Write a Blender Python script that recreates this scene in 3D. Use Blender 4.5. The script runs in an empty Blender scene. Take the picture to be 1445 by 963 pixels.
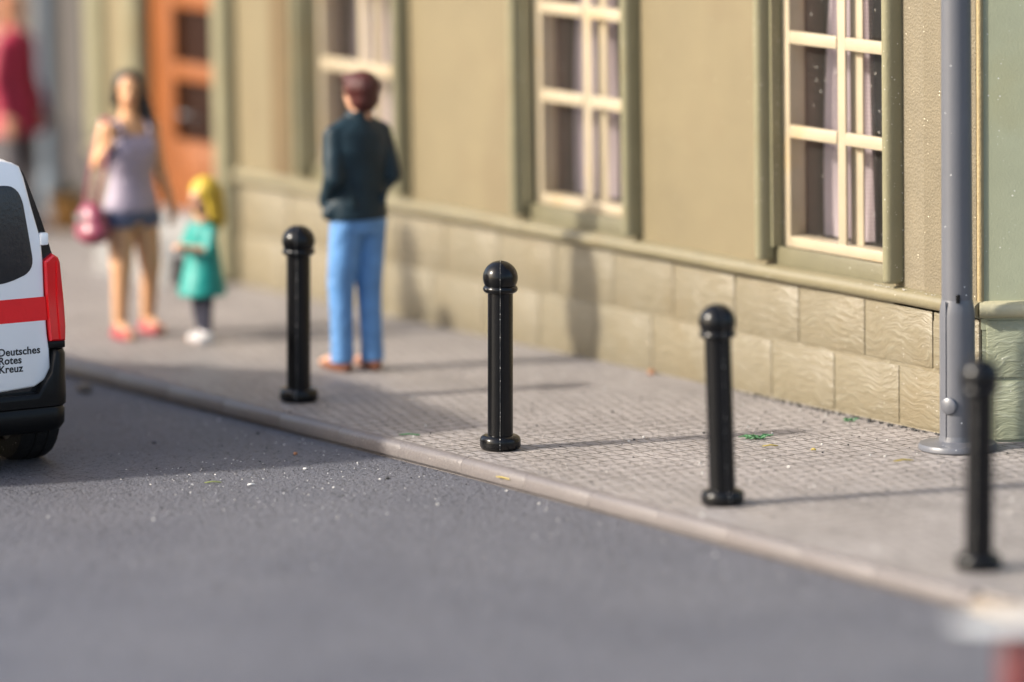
import bpy, bmesh, math, random
from mathutils import Vector, Matrix
random.seed(7)
R = math.radians
PI = math.pi
scene = bpy.context.scene
COL = scene.collection

# ------------------------------------------------------------------ materials
def mat(name, col, rough=0.5, var=0.12, vscale=6.0, bump=0.0, bscale=40.0, stretch=None, specks=None,
        stain=None, metallic=0.0, coat=0.0, spec=0.5, bdist=0.02, sss=0.0):
    m = bpy.data.materials.new(name); m.use_nodes = True
    nt = m.node_tree; N = nt.nodes; L = nt.links
    b = N['Principled BSDF']
    b.inputs['Roughness'].default_value = rough
    b.inputs['Metallic'].default_value = metallic
    b.inputs['Coat Weight'].default_value = coat
    b.inputs['Specular IOR Level'].default_value = spec
    if sss:
        b.inputs['Subsurface Weight'].default_value = sss
        b.inputs['Subsurface Radius'].default_value = (0.05, 0.03, 0.015)
    tc = N.new('ShaderNodeTexCoord')
    mp = N.new('ShaderNodeMapping')
    if stretch: mp.inputs['Scale'].default_value = stretch
    L.new(tc.outputs['Object'], mp.inputs['Vector'])
    nz = N.new('ShaderNodeTexNoise'); nz.inputs['Scale'].default_value = vscale
    nz.inputs['Detail'].default_value = 6; nz.inputs['Roughness'].default_value = 0.62
    L.new(mp.outputs['Vector'], nz.inputs['Vector'])
    cr = N.new('ShaderNodeValToRGB')
    c = Vector(col[:3])
    cr.color_ramp.elements[0].position = 0.3; cr.color_ramp.elements[1].position = 0.7
    cr.color_ramp.elements[0].color = (*(c*(1-var)), 1); cr.color_ramp.elements[1].color = (*(c*(1+var)), 1)
    L.new(nz.outputs['Fac'], cr.inputs['Fac'])
    out = cr.outputs['Color']
    if stain:   # (colour, scale, threshold, softness, amount)
        sc_, ss, th, so, am = stain
        n2 = N.new('ShaderNodeTexNoise'); n2.inputs['Scale'].default_value = ss; n2.inputs['Detail'].default_value = 5
        L.new(tc.outputs['Object'], n2.inputs['Vector'])
        mr = N.new('ShaderNodeMapRange'); mr.inputs['From Min'].default_value = th; mr.inputs['From Max'].default_value = th+so
        mr.inputs['To Max'].default_value = am
        L.new(n2.outputs['Fac'], mr.inputs['Value'])
        mx = N.new('ShaderNodeMix'); mx.data_type = 'RGBA'
        L.new(mr.outputs['Result'], mx.inputs['Factor']); L.new(out, mx.inputs[6]); mx.inputs[7].default_value = (*sc_, 1)
        out = mx.outputs[2]
    for sp in (specks or []):   # (colour, scale, size, keep)
        sc_, ss, th, keep = sp
        v = N.new('ShaderNodeTexVoronoi'); v.inputs['Scale'].default_value = ss
        L.new(tc.outputs['Object'], v.inputs['Vector'])
        lt = N.new('ShaderNodeMath'); lt.operation = 'LESS_THAN'; lt.inputs[1].default_value = th
        L.new(v.outputs['Distance'], lt.inputs[0])
        sx = N.new('ShaderNodeSeparateColor'); L.new(v.outputs['Color'], sx.inputs['Color'])
        l2 = N.new('ShaderNodeMath'); l2.operation = 'LESS_THAN'; l2.inputs[1].default_value = keep
        L.new(sx.outputs[0], l2.inputs[0])
        mu = N.new('ShaderNodeMath'); mu.operation = 'MULTIPLY'
        L.new(lt.outputs[0], mu.inputs[0]); L.new(l2.outputs[0], mu.inputs[1])
        mx = N.new('ShaderNodeMix'); mx.data_type = 'RGBA'
        L.new(mu.outputs[0], mx.inputs['Factor']); L.new(out, mx.inputs[6]); mx.inputs[7].default_value = (*sc_, 1)
        out = mx.outputs[2]
    L.new(out, b.inputs['Base Color'])
    if bump:
        n3 = N.new('ShaderNodeTexNoise'); n3.inputs['Scale'].default_value = bscale; n3.inputs['Detail'].default_value = 4
        L.new(mp.outputs['Vector'], n3.inputs['Vector'])
        bp = N.new('ShaderNodeBump'); bp.inputs['Strength'].default_value = bump; bp.inputs['Distance'].default_value = bdist
        L.new(n3.outputs['Fac'], bp.inputs['Height']); L.new(bp.outputs['Normal'], b.inputs['Normal'])
    return m

WHITE_DUST = (0.60, 0.58, 0.53)
M = {}
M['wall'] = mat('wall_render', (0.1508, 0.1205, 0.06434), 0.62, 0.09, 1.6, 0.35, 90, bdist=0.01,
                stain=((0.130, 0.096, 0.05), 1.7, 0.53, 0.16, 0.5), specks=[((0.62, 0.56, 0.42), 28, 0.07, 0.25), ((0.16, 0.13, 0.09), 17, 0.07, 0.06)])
M['board'] = mat('corner_render', (0.1511, 0.1259, 0.08181), 0.65, 0.10, 5, 0.6, 70, bdist=0.012,
                 specks=[((0.66, 0.6, 0.46), 30, 0.10, 0.3), ((0.12, 0.10, 0.07), 15, 0.09, 0.10)])
M['trim'] = mat('trim_plastic', (0.2006, 0.1848, 0.1126), 0.42, 0.07, 4, 0.25, 60, bdist=0.01, sss=0.05,
                stain=((0.17, 0.13, 0.06), 2.3, 0.58, 0.15, 0.4), specks=[(WHITE_DUST, 30, 0.11, 0.3), (WHITE_DUST, 60, 0.12, 0.15)])
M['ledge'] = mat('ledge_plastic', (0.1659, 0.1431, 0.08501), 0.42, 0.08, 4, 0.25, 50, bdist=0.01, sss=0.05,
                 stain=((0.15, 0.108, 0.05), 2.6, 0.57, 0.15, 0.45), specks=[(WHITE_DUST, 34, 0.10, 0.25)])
M['ledge_side_lit'] = mat('side_ledge_plastic_lit', (0.3645, 0.3375, 0.2228), 0.42, 0.08, 4, 0.25, 50, bdist=0.01, specks=[(WHITE_DUST, 34, 0.10, 0.25)])  # same plastic as the ledge, extra light on this side painted in
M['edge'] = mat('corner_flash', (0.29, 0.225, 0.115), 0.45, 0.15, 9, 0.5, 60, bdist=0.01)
M['side'] = mat('side_wall_cool_lit', (0.2943, 0.3122, 0.214), 0.5, 0.06, 3, 0.14, 80, bdist=0.01,  # trim plastic made paler and greener, cool fill light put into the colour
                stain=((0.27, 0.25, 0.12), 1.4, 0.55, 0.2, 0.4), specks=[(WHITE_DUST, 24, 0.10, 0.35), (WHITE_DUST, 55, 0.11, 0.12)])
M['sill'] = mat('sill_olive_shaded', (0.125, 0.112, 0.066), 0.45, 0.1, 5, 0.25, 60, bdist=0.01, specks=[(WHITE_DUST, 30, 0.10, 0.2)])  # same plastic as the trim, shade of the sill painted in
M['brown_strip'] = mat('ochre_strip', (0.095, 0.062, 0.024), 0.6, 0.1, 6, 0.2, 40)
M['cream'] = mat('window_plastic', (0.3526, 0.2938, 0.2057), 0.35, 0.06, 5, 0.15, 60, bdist=0.006, sss=0.08,
                 stain=((0.40, 0.27, 0.12), 3.2, 0.56, 0.12, 0.45))
M['interior'] = mat('room_brown', (0.10, 0.062, 0.045), 0.8, 0.15, 4)
M['room_grey'] = mat('room_grey', (0.0912, 0.076, 0.0684), 0.8, 0.15, 4)
M['orange'] = mat('door_orange', (0.1843, 0.05607, 0.01202), 0.4, 0.1, 4, 0.1, 30)
M['door_dark'] = mat('door_pane_dark', (0.018, 0.007, 0.004), 0.4, 0.2, 4, spec=0.12)
M['step'] = mat('step_stone', (0.1882, 0.1843, 0.1802), 0.7, 0.1, 6, 0.2, 40)
M['grey_wall'] = mat('grey_render', (0.03562, 0.03078, 0.02993), 0.7, 0.08, 3, 0.2, 40)
M['grey_light'] = mat('pale_render', (0.05843, 0.05113, 0.04528), 0.7, 0.08, 3, 0.2, 40)
M['gap_shade_wall'] = mat('gap_shade_render', (0.057, 0.0456, 0.038), 0.7, 0.08, 3)  # shade of the gap beside the pier, put into the wall colour
M['bluegrey'] = mat('pipe_blue_grey', (0.0646, 0.0874, 0.114), 0.45, 0.08, 5)
M['roof'] = mat('roof_tile', (0.1672, 0.0684, 0.0456), 0.7, 0.2, 8, 0.3, 12)
M['lamp'] = mat('lamp_grey_plastic', (0.09228, 0.09596, 0.1098), 0.36, 0.05, 5, 0.12, 70, bdist=0.006,
                specks=[((0.55, 0.55, 0.56), 26, 0.10, 0.2), ((0.1, 0.1, 0.11), 16, 0.06, 0.08)])
M['black'] = mat('bollard_black', (0.004, 0.004, 0.0045), 0.22, 0.2, 8, 0.12, 35, bdist=0.006, specks=[((0.35, 0.33, 0.30), 26, 0.075, 0.22)], spec=0.28, stain=((0.055, 0.052, 0.05), 9, 0.70, 0.08, 0.8))
M['flash'] = mat('mould_line', (0.03, 0.03, 0.03), 0.35, 0.3, 20, 0.6, 120, specks=[((0.6, 0.58, 0.54), 90, 0.30, 0.45)])
M['van_white'] = mat('van_white', (0.9004, 0.9004, 0.9004), 0.22, 0.01, 3, coat=0.4)
M['van_red'] = mat('van_red_print', (0.78, 0.008, 0.013), 0.3, 0.04, 10, 0.05, 80)
M['van_black'] = mat('van_black_plastic', (0.0036, 0.0036, 0.0039), 0.36, 0.2, 10, 0.18, 60, spec=0.2, bdist=0.006, specks=[((0.4, 0.38, 0.36), 22, 0.07, 0.12)])
M['van_gloss'] = mat('van_black_gloss', (0.006, 0.006, 0.007), 0.12, 0.1, 10, coat=0.5)
M['van_window'] = mat('van_window_black', (0.02, 0.021, 0.024), 0.30, 0.2, 10, 0.5, 55, bdist=0.006, specks=[((0.8, 0.8, 0.8), 9, 0.04, 0.4)])
M['tail_red'] = mat('tail_lamp_red', (0.72, 0.008, 0.012), 0.10, 0.06, 6, coat=0.8)
M['tyre'] = mat('tyre_black', (0.0108, 0.0108, 0.0117), 0.6, 0.3, 12, 0.4, 50, spec=0.25, bdist=0.01, specks=[((0.55, 0.53, 0.5), 14, 0.13, 0.22), ((0.55, 0.53, 0.5), 36, 0.12, 0.10)])
M['rim'] = mat('rim_grey', (0.228, 0.228, 0.2356), 0.35, 0.05, 5, metallic=0.6)
M['ink'] = mat('print_black', (0.006, 0.006, 0.007), 0.45, 0.0, 5)
M['skin'] = mat('skin_paint', (0.5094, 0.2734, 0.1385), 0.55, 0.05, 8, sss=0.05)
M['skin_pale'] = mat('skin_paint_pale', (0.4776, 0.2605, 0.1592), 0.55, 0.05, 8, sss=0.05)
M['lips'] = mat('lip_paint', (0.3192, 0.076, 0.0608), 0.5)
M['eye'] = mat('eye_paint', (0.03, 0.02, 0.018), 0.3)
M['hair_brown'] = mat('hair_brown', (0.062, 0.016, 0.014), 0.38, 0.35, 14, 0.5, 40, spec=0.3, stretch=(3, 3, .6))
M['hair_black'] = mat('hair_black', (0.011, 0.009, 0.010), 0.38, 0.3, 14, 0.5, 40, stretch=(3, 3, .6))
M['hair_yellow'] = mat('hair_yellow', (0.4514, 0.3078, 0.02394), 0.5, 0.12, 14, 0.4, 40, stretch=(3, 3, .6))
M['hair_ginger'] = mat('hair_ginger', (0.304, 0.114, 0.0456), 0.5, 0.2, 14, 0.4, 40)
M['jacket'] = mat('jacket_navy', (0.0084, 0.0217, 0.0308), 0.5, 0.25, 9, 0.5, 14, bdist=0.02, spec=0.25, stain=((0.12, 0.13, 0.13), 7, 0.66, 0.1, 0.5))
M['jeans'] = mat('jeans_blue', (0.09086, 0.2222, 0.4442), 0.55, 0.22, 9, 0.7, 14, bdist=0.02)
M['tan_shoe'] = mat('shoe_tan', (0.19, 0.065, 0.03), 0.45, 0.15, 12)
M['lilac'] = mat('top_lilac', (0.2881, 0.2452, 0.3064), 0.55, 0.08, 9, 0.4, 16, bdist=0.015)
M['denim'] = mat('shorts_denim', (0.0646, 0.076, 0.1292), 0.6, 0.15, 14, 0.3, 30)
M['shoe_red'] = mat('shoe_red', (0.304, 0.03344, 0.03952), 0.45, 0.1, 9)
M['bag'] = mat('bag_crimson', (0.20, 0.032, 0.06), 0.34, 0.15, 8, 0.4, 14, coat=0.3)
M['teal'] = mat('dress_teal', (0, 0.2189, 0.1885), 0.5, 0.12, 8, 0.4, 14)
M['leggings'] = mat('leggings_dark', (0.0266, 0.0266, 0.0456), 0.6, 0.1, 8)
M['shoe_white'] = mat('shoe_white', (0.8, 0.79, 0.78), 0.45, 0.05, 9)
M['coat_red'] = mat('coat_crimson', (0.3359, 0.01421, 0.04845), 0.55, 0.2, 6, 0.4, 10)
M['trouser_grey'] = mat('trouser_grey', (0.076, 0.0684, 0.076), 0.6, 0.1, 8)
M['pot'] = mat('pot_ochre', (0.304, 0.152, 0.038), 0.55, 0.15, 6)
M['soil'] = mat('soil', (0.038, 0.0228, 0.0152), 0.9, 0.3, 20)
M['leaf'] = mat('leaf_olive', (0.076, 0.0684, 0.0228), 0.6, 0.3, 20)
M['cap_white'] = mat('cap_white', (0.52, 0.53, 0.53), 0.35, 0.02, 5)
M['post_red'] = mat('post_red', (0.085, 0.005, 0.008), 0.35, 0.05, 5)
M['fib_yellow'] = mat('fibre_yellow', (0.34, 0.26, 0.05), 0.5, 0.1, 20)
M['fib_green'] = mat('fibre_green', (0.045, 0.15, 0.055), 0.5, 0.1, 20)
M['fib_lime'] = mat('fibre_lime', (0.19, 0.22, 0.06), 0.5, 0.1, 20)
M['fib_white'] = mat('fibre_white', (0.608, 0.608, 0.5928), 0.5, 0.1, 20)
M['fib_orange'] = mat('crumb_orange', (0.32, 0.14, 0.065), 0.5, 0.1, 20)
M['grit_w'] = mat('grit_white', (0.5928, 0.5776, 0.5472), 0.5, 0.1, 20)
M['grit_d'] = mat('grit_dark', (0.0228, 0.0228, 0.0228), 0.6, 0.1, 20)

# plinth: stone grain with pale wavy veins
def stone_mat(name, base, vein):
    m = bpy.data.materials.new(name); m.use_nodes = True
    nt = m.node_tree; N = nt.nodes; L = nt.links; b = N['Principled BSDF']; b.inputs['Roughness'].default_value = 0.42
    b.inputs['Subsurface Weight'].default_value = 0.04; b.inputs['Subsurface Radius'].default_value = (0.05, 0.035, 0.02)
    tc = N.new('ShaderNodeTexCoord'); mp = N.new('ShaderNodeMapping')
    mp.inputs['Rotation'].default_value = (0, R(16), 0); mp.inputs['Scale'].default_value = (5.5, 5.5, 26.0)
    L.new(tc.outputs['Object'], mp.inputs['Vector'])
    nd = N.new('ShaderNodeTexNoise'); nd.inputs['Scale'].default_value = 2.4; nd.inputs['Detail'].default_value = 3
    L.new(tc.outputs['Object'], nd.inputs['Vector'])
    ad = N.new('ShaderNodeVectorMath'); ad.operation = 'MULTIPLY_ADD'
    L.new(nd.outputs['Color'], ad.inputs[0]); ad.inputs[1].default_value = (1.0, 1.0, 8.0); L.new(mp.outputs['Vector'], ad.inputs[2])
    v = N.new('ShaderNodeTexNoise'); v.inputs['Scale'].default_value = 1.5; v.inputs['Detail'].default_value = 5; v.inputs['Roughness'].default_value = 0.6
    L.new(ad.outputs[0], v.inputs['Vector'])
    cr = N.new('ShaderNodeValToRGB'); e = cr.color_ramp.elements
    e[0].position = 0.30; e[0].color = (*[x*0.96 for x in base], 1); e[1].position = 0.55; e[1].color = (*base, 1)
    e2 = e.new(0.70); e2.color = (*vein, 1)
    L.new(v.outputs['Fac'], cr.inputs['Fac'])
    n2 = N.new('ShaderNodeTexNoise'); n2.inputs['Scale'].default_value = 1.9; n2.inputs['Detail'].default_value = 4
    L.new(tc.outputs['Object'], n2.inputs['Vector'])
    mr = N.new('ShaderNodeMapRange'); mr.inputs['From Min'].default_value = 0.5; mr.inputs['From Max'].default_value = 0.72; mr.inputs['To Max'].default_value = 0.28
    L.new(n2.outputs['Fac'], mr.inputs['Value'])
    mx = N.new('ShaderNodeMix'); mx.data_type = 'RGBA'; L.new(mr.outputs['Result'], mx.inputs['Factor'])
    L.new(cr.outputs['Color'], mx.inputs[6]); mx.inputs[7].default_value = (base[0]*1.0, base[1]*0.87, base[2]*0.66, 1)
    vo = N.new('ShaderNodeTexVoronoi'); vo.inputs['Scale'].default_value = 34; L.new(tc.outputs['Object'], vo.inputs['Vector'])
    lt = N.new('ShaderNodeMath'); lt.operation = 'LESS_THAN'; lt.inputs[1].default_value = 0.09; L.new(vo.outputs['Distance'], lt.inputs[0])
    sx = N.new('ShaderNodeSeparateColor'); L.new(vo.outputs['Color'], sx.inputs['Color'])
    l2 = N.new('ShaderNodeMath'); l2.operation = 'LESS_THAN'; l2.inputs[1].default_value = 0.3; L.new(sx.outputs[0], l2.inputs[0])
    mu = N.new('ShaderNodeMath'); mu.operation = 'MULTIPLY'; L.new(lt.outputs[0], mu.inputs[0]); L.new(l2.outputs[0], mu.inputs[1])
    m2 = N.new('ShaderNodeMix'); m2.data_type = 'RGBA'; L.new(mu.outputs[0], m2.inputs['Factor']); L.new(mx.outputs[2], m2.inputs[6]); m2.inputs[7].default_value = (*WHITE_DUST, 1)
    L.new(m2.outputs[2], b.inputs['Base Color'])
    bp = N.new('ShaderNodeBump'); bp.inputs['Strength'].default_value = 0.75; bp.inputs['Distance'].default_value = 0.016
    L.new(v.outputs['Fac'], bp.inputs['Height']); L.new(bp.outputs['Normal'], b.inputs['Normal'])
    return m
M['plinth'] = stone_mat('plinth_stone', (0.1651, 0.1396, 0.09009), (0.195, 0.174, 0.122))
M['plinth_side'] = stone_mat('plinth_side_stone_lit', (0.2298, 0.2462, 0.1696), (0.30, 0.315, 0.24))  # plinth stone again, paler and greener, side light put into the colour

# road: fine aggregate, pits and dust
def road_mat():
    m = bpy.data.materials.new('asphalt'); m.use_nodes = True
    nt = m.node_tree; N = nt.nodes; L = nt.links; b = N['Principled BSDF']; b.inputs['Roughness'].default_value = 0.62
    tc = N.new('ShaderNodeTexCoord')
    n1 = N.new('ShaderNodeTexNoise'); n1.inputs['Scale'].default_value = 1.1; n1.inputs['Detail'].default_value = 7; L.new(tc.outputs['Object'], n1.inputs['Vector'])
    cr = N.new('ShaderNodeValToRGB'); e = cr.color_ramp.elements
    e[0].position = 0.3; e[0].color = (0.08159, 0.08413, 0.1003, 1); e[1].position = 0.7; e[1].color = (0.107, 0.1081, 0.1229, 1)
    L.new(n1.outputs['Fac'], cr.inputs['Fac'])
    n2 = N.new('ShaderNodeTexNoise'); n2.inputs['Scale'].default_value = 44; n2.inputs['Detail'].default_value = 2; n2.inputs['Roughness'].default_value = 0.7
    L.new(tc.outputs['Object'], n2.inputs['Vector'])
    mr = N.new('ShaderNodeMapRange'); mr.inputs['From Min'].default_value = 0.34; mr.inputs['From Max'].default_value = 0.43
    mr.inputs['To Min'].default_value = 0.05; mr.inputs['To Max'].default_value = 1.0
    L.new(n2.outputs['Fac'], mr.inputs['Value'])
    mx = N.new('ShaderNodeMix'); mx.data_type = 'RGBA'; mx.blend_type = 'MULTIPLY'; mx.inputs['Factor'].default_value = 1
    L.new(cr.outputs['Color'], mx.inputs[6]); L.new(mr.outputs['Result'], mx.inputs[7])
    n3 = N.new('ShaderNodeTexNoise'); n3.inputs['Scale'].default_value = 55; n3.inputs['Detail'].default_value = 2; L.new(tc.outputs['Object'], n3.inputs['Vector'])
    m3 = N.new('ShaderNodeMapRange'); m3.inputs['From Min'].default_value = 0.3; m3.inputs['From Max'].default_value = 0.7; m3.inputs['To Min'].default_value = 0.8; m3.inputs['To Max'].default_value = 1.2
    L.new(n3.outputs['Fac'], m3.inputs['Value'])
    my = N.new('ShaderNodeMix'); my.data_type = 'RGBA'; my.blend_type = 'MULTIPLY'; my.inputs['Factor'].default_value = 1
    L.new(mx.outputs[2], my.inputs[6]); L.new(m3.outputs['Result'], my.inputs[7])
    L.new(my.outputs[2], b.inputs['Base Color'])
    bp = N.new('ShaderNodeBump'); bp.inputs['Strength'].default_value = 1.0; bp.inputs['Distance'].default_value = 0.016
    L.new(n2.outputs['Fac'], bp.inputs['Height']); L.new(bp.outputs['Normal'], b.inputs['Normal'])
    return m
M['road'] = road_mat()

# small setts with dark irregular joints; every few rows a straight continuous joint
def pave_mat():
    m = bpy.data.materials.new('setts'); m.use_nodes = True
    nt = m.node_tree; N = nt.nodes; L = nt.links; b = N['Principled BSDF']; b.inputs['Roughness'].default_value = 0.55
    tc = N.new('ShaderNodeTexCoord')
    nd = N.new('ShaderNodeTexNoise'); nd.inputs['Scale'].default_value = 6; nd.inputs['Detail'].default_value = 2; L.new(tc.outputs['Object'], nd.inputs['Vector'])
    ad = N.new('ShaderNodeVectorMath'); ad.operation = 'MULTIPLY_ADD'; L.new(nd.outputs['Color'], ad.inputs[0]); ad.inputs[1].default_value = (0.035, 0.035, 0); L.new(tc.outputs['Object'], ad.inputs[2])
    mp = N.new('ShaderNodeMapping'); mp.inputs['Rotation'].default_value = (0, 0, R(90)); L.new(ad.outputs[0], mp.inputs['Vector'])
    br = N.new('ShaderNodeTexBrick'); br.offset = 0.5; br.inputs['Scale'].default_value = 1
    br.inputs['Brick Width'].default_value = 0.075; br.inputs['Row Height'].default_value = 0.112
    br.inputs['Mortar Size'].default_value = 0.0065; br.inputs['Mortar Smooth'].default_value = 0.6; br.inputs['Bias'].default_value = 0
    br.inputs['Color1'].default_value = (0.2403, 0.2172, 0.2055, 1); br.inputs['Color2'].default_value = (0.2842, 0.258, 0.2449, 1); br.inputs['Mortar'].default_value = (0.2568, 0.2334, 0.2198, 1)
    L.new(mp.outputs['Vector'], br.inputs['Vector'])
    n1 = N.new('ShaderNodeTexNoise'); n1.inputs['Scale'].default_value = 1.6; n1.inputs['Detail'].default_value = 6; L.new(tc.outputs['Object'], n1.inputs['Vector'])
    m1 = N.new('ShaderNodeMapRange'); m1.inputs['From Min'].default_value = 0.3; m1.inputs['From Max'].default_value = 0.7; m1.inputs['To Min'].default_value = 0.85; m1.inputs['To Max'].default_value = 1.13
    L.new(n1.outputs['Fac'], m1.inputs['Value'])
    mx = N.new('ShaderNodeMix'); mx.data_type = 'RGBA'; mx.blend_type = 'MULTIPLY'; mx.inputs['Factor'].default_value = 1
    nj = N.new('ShaderNodeTexNoise'); nj.inputs['Scale'].default_value = 17; nj.inputs['Detail'].default_value = 3; L.new(tc.outputs['Object'], nj.inputs['Vector'])
    mj = N.new('ShaderNodeMapRange'); mj.inputs['From Min'].default_value = 0.36; mj.inputs['From Max'].default_value = 0.56; L.new(nj.outputs['Fac'], mj.inputs['Value'])
    jj = N.new('ShaderNodeMath'); jj.operation = 'MULTIPLY'; L.new(br.outputs['Fac'], jj.inputs[0]); L.new(mj.outputs['Result'], jj.inputs[1])
    mm = N.new('ShaderNodeMix'); mm.data_type = 'RGBA'; L.new(jj.outputs[0], mm.inputs['Factor']); L.new(br.outputs['Color'], mm.inputs[6]); mm.inputs[7].default_value = (0.057, 0.0456, 0.038, 1)
    b2 = N.new('ShaderNodeTexBrick'); b2.offset = 0.0; b2.inputs['Scale'].default_value = 1; b2.inputs['Brick Width'].default_value = 1.12; b2.inputs['Row Height'].default_value = 0.525
    b2.inputs['Mortar Size'].default_value = 0.0075; b2.inputs['Mortar Smooth'].default_value = 0.3
    L.new(ad.outputs[0], b2.inputs['Vector'])
    ns = N.new('ShaderNodeTexNoise'); ns.inputs['Scale'].default_value = 3.1; ns.inputs['Detail'].default_value = 4; L.new(tc.outputs['Object'], ns.inputs['Vector'])
    ms = N.new('ShaderNodeMapRange'); ms.inputs['From Min'].default_value = 0.42; ms.inputs['From Max'].default_value = 0.58; ms.inputs['To Max'].default_value = 0.85; L.new(ns.outputs['Fac'], ms.inputs['Value'])
    js = N.new('ShaderNodeMath'); js.operation = 'MULTIPLY'; L.new(b2.outputs['Fac'], js.inputs[0]); L.new(ms.outputs['Result'], js.inputs[1])
    m4 = N.new('ShaderNodeMix'); m4.data_type = 'RGBA'; L.new(js.outputs[0], m4.inputs['Factor']); L.new(mm.outputs[2], m4.inputs[6]); m4.inputs[7].default_value = (0.05, 0.042, 0.036, 1)
    L.new(m4.outputs[2], mx.inputs[6]); L.new(m1.outputs['Result'], mx.inputs[7])
    # chips: bright crumbs and dark pits
    vo = N.new('ShaderNodeTexVoronoi'); vo.inputs['Scale'].default_value = 27; L.new(tc.outputs['Object'], vo.inputs['Vector'])
    lt = N.new('ShaderNodeMath'); lt.operation = 'LESS_THAN'; lt.inputs[1].default_value = 0.13; L.new(vo.outputs['Distance'], lt.inputs[0])
    sx = N.new('ShaderNodeSeparateColor'); L.new(vo.outputs['Color'], sx.inputs['Color'])
    l2 = N.new('ShaderNodeMath'); l2.operation = 'LESS_THAN'; l2.inputs[1].default_value = 0.25; L.new(sx.outputs[0], l2.inputs[0])
    mu = N.new('ShaderNodeMath'); mu.operation = 'MULTIPLY'; L.new(lt.outputs[0], mu.inputs[0]); L.new(l2.outputs[0], mu.inputs[1])
    m2 = N.new('ShaderNodeMix'); m2.data_type = 'RGBA'; L.new(mu.outputs[0], m2.inputs['Factor']); L.new(mx.outputs[2], m2.inputs[6]); m2.inputs[7].default_value = (0.3192, 0.2964, 0.266, 1)
    # dark grit against the wall is separate geometry, not mixed in here
    L.new(m2.outputs[2], b.inputs['Base Color'])
    n4 = N.new('ShaderNodeTexNoise'); n4.inputs['Scale'].default_value = 40; n4.inputs['Detail'].default_value = 3; L.new(tc.outputs['Object'], n4.inputs['Vector'])
    sb = N.new('ShaderNodeMath'); sb.operation = 'MULTIPLY_ADD'; sb.inputs[1].default_value = -1.0
    L.new(br.outputs['Fac'], sb.inputs[0])
    sc2 = N.new('ShaderNodeMath'); sc2.operation = 'MULTIPLY'; sc2.inputs[1].default_value = 0.55; L.new(n4.outputs['Fac'], sc2.inputs[0]); L.new(sc2.outputs[0], sb.inputs[2])
    bp = N.new('ShaderNodeBump'); bp.inputs['Strength'].default_value = 1.0; bp.inputs['Distance'].default_value = 0.022
    L.new(sb.outputs[0], bp.inputs['Height']); L.new(bp.outputs['Normal'], b.inputs['Normal'])
    return m
M['pave'] = pave_mat()
M['kerb'] = mat('kerb_stone', (0.1245, 0.1106, 0.1066), 0.45, 0.08, 3, 0.35, 45, bdist=0.012, stain=((0.10, 0.075, 0.06), 1.3, 0.56, 0.2, 0.5), specks=[((0.30, 0.27, 0.24), 30, 0.10, 0.3)])
M['kerb_pale'] = mat('kerb_pale', (0.1655, 0.1354, 0.1053), 0.5, 0.06, 3, 0.3, 45, bdist=0.012)

def glass_mat():
    m = bpy.data.materials.new('window_glass'); m.use_nodes = True
    nt = m.node_tree; N = nt.nodes; L = nt.links; N.remove(N['Principled BSDF'])
    o = N['Material Output']; t = N.new('ShaderNodeBsdfTransparent'); t.inputs['Color'].default_value = (0.93, 0.92, 0.90, 1)
    g = N.new('ShaderNodeBsdfGlossy'); g.inputs['Roughness'].default_value = 0.08
    d = N.new('ShaderNodeBsdfDiffuse'); d.inputs['Color'].default_value = (0.7, 0.66, 0.6, 1)
    lw = N.new('ShaderNodeLayerWeight'); pw = N.new('ShaderNodeMath'); pw.operation = 'POWER'; pw.inputs[1].default_value = 4.0; L.new(lw.outputs['Facing'], pw.inputs[0])
    fr = N.new('ShaderNodeMath'); fr.operation = 'MULTIPLY_ADD'; fr.inputs[1].default_value = 0.5; fr.inputs[2].default_value = 0.035; L.new(pw.outputs[0], fr.inputs[0])
    mx = N.new('ShaderNodeMixShader'); L.new(fr.outputs[0], mx.inputs[0]); L.new(t.outputs[0], mx.inputs[1]); L.new(g.outputs[0], mx.inputs[2])
    tc = N.new('ShaderNodeTexCoord'); vo = N.new('ShaderNodeTexVoronoi'); vo.inputs['Scale'].default_value = 16; L.new(tc.outputs['Object'], vo.inputs['Vector'])
    mr = N.new('ShaderNodeMapRange'); mr.inputs['From Min'].default_value = 0.13; mr.inputs['From Max'].default_value = 0.07; mr.inputs['To Min'].default_value = 0.02; mr.inputs['To Max'].default_value = 0.3
    L.new(vo.outputs['Distance'], mr.inputs['Value'])
    m2 = N.new('ShaderNodeMixShader'); L.new(mr.outputs['Result'], m2.inputs[0]); L.new(mx.outputs[0], m2.inputs[1]); L.new(d.outputs[0], m2.inputs[2])
    L.new(m2.outputs[0], o.inputs['Surface']); return m
M['glass'] = glass_mat()
def lace_mat():
    m = mat('curtain_lace', (0.5, 0.42, 0.45), 0.8, 0.04, 5)
    nt = m.node_tree; N = nt.nodes; L = nt.links; b = N['Principled BSDF']
    w = N.new('ShaderNodeTexWave'); w.bands_direction = 'Z'; w.inputs['Scale'].default_value = 14; w.inputs['Distortion'].default_value = 1.0
    tc = N.new('ShaderNodeTexCoord'); L.new(tc.outputs['Object'], w.inputs['Vector'])
    cr = N.new('ShaderNodeValToRGB'); cr.color_ramp.elements[0].color = (0.3192, 0.2584, 0.2888, 1); cr.color_ramp.elements[1].color = (0.4408, 0.3876, 0.4104, 1)
    L.new(w.outputs['Fac'], cr.inputs['Fac']); L.new(cr.outputs['Color'], b.inputs['Base Color'])
    return m
M['lace'] = lace_mat()

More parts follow.
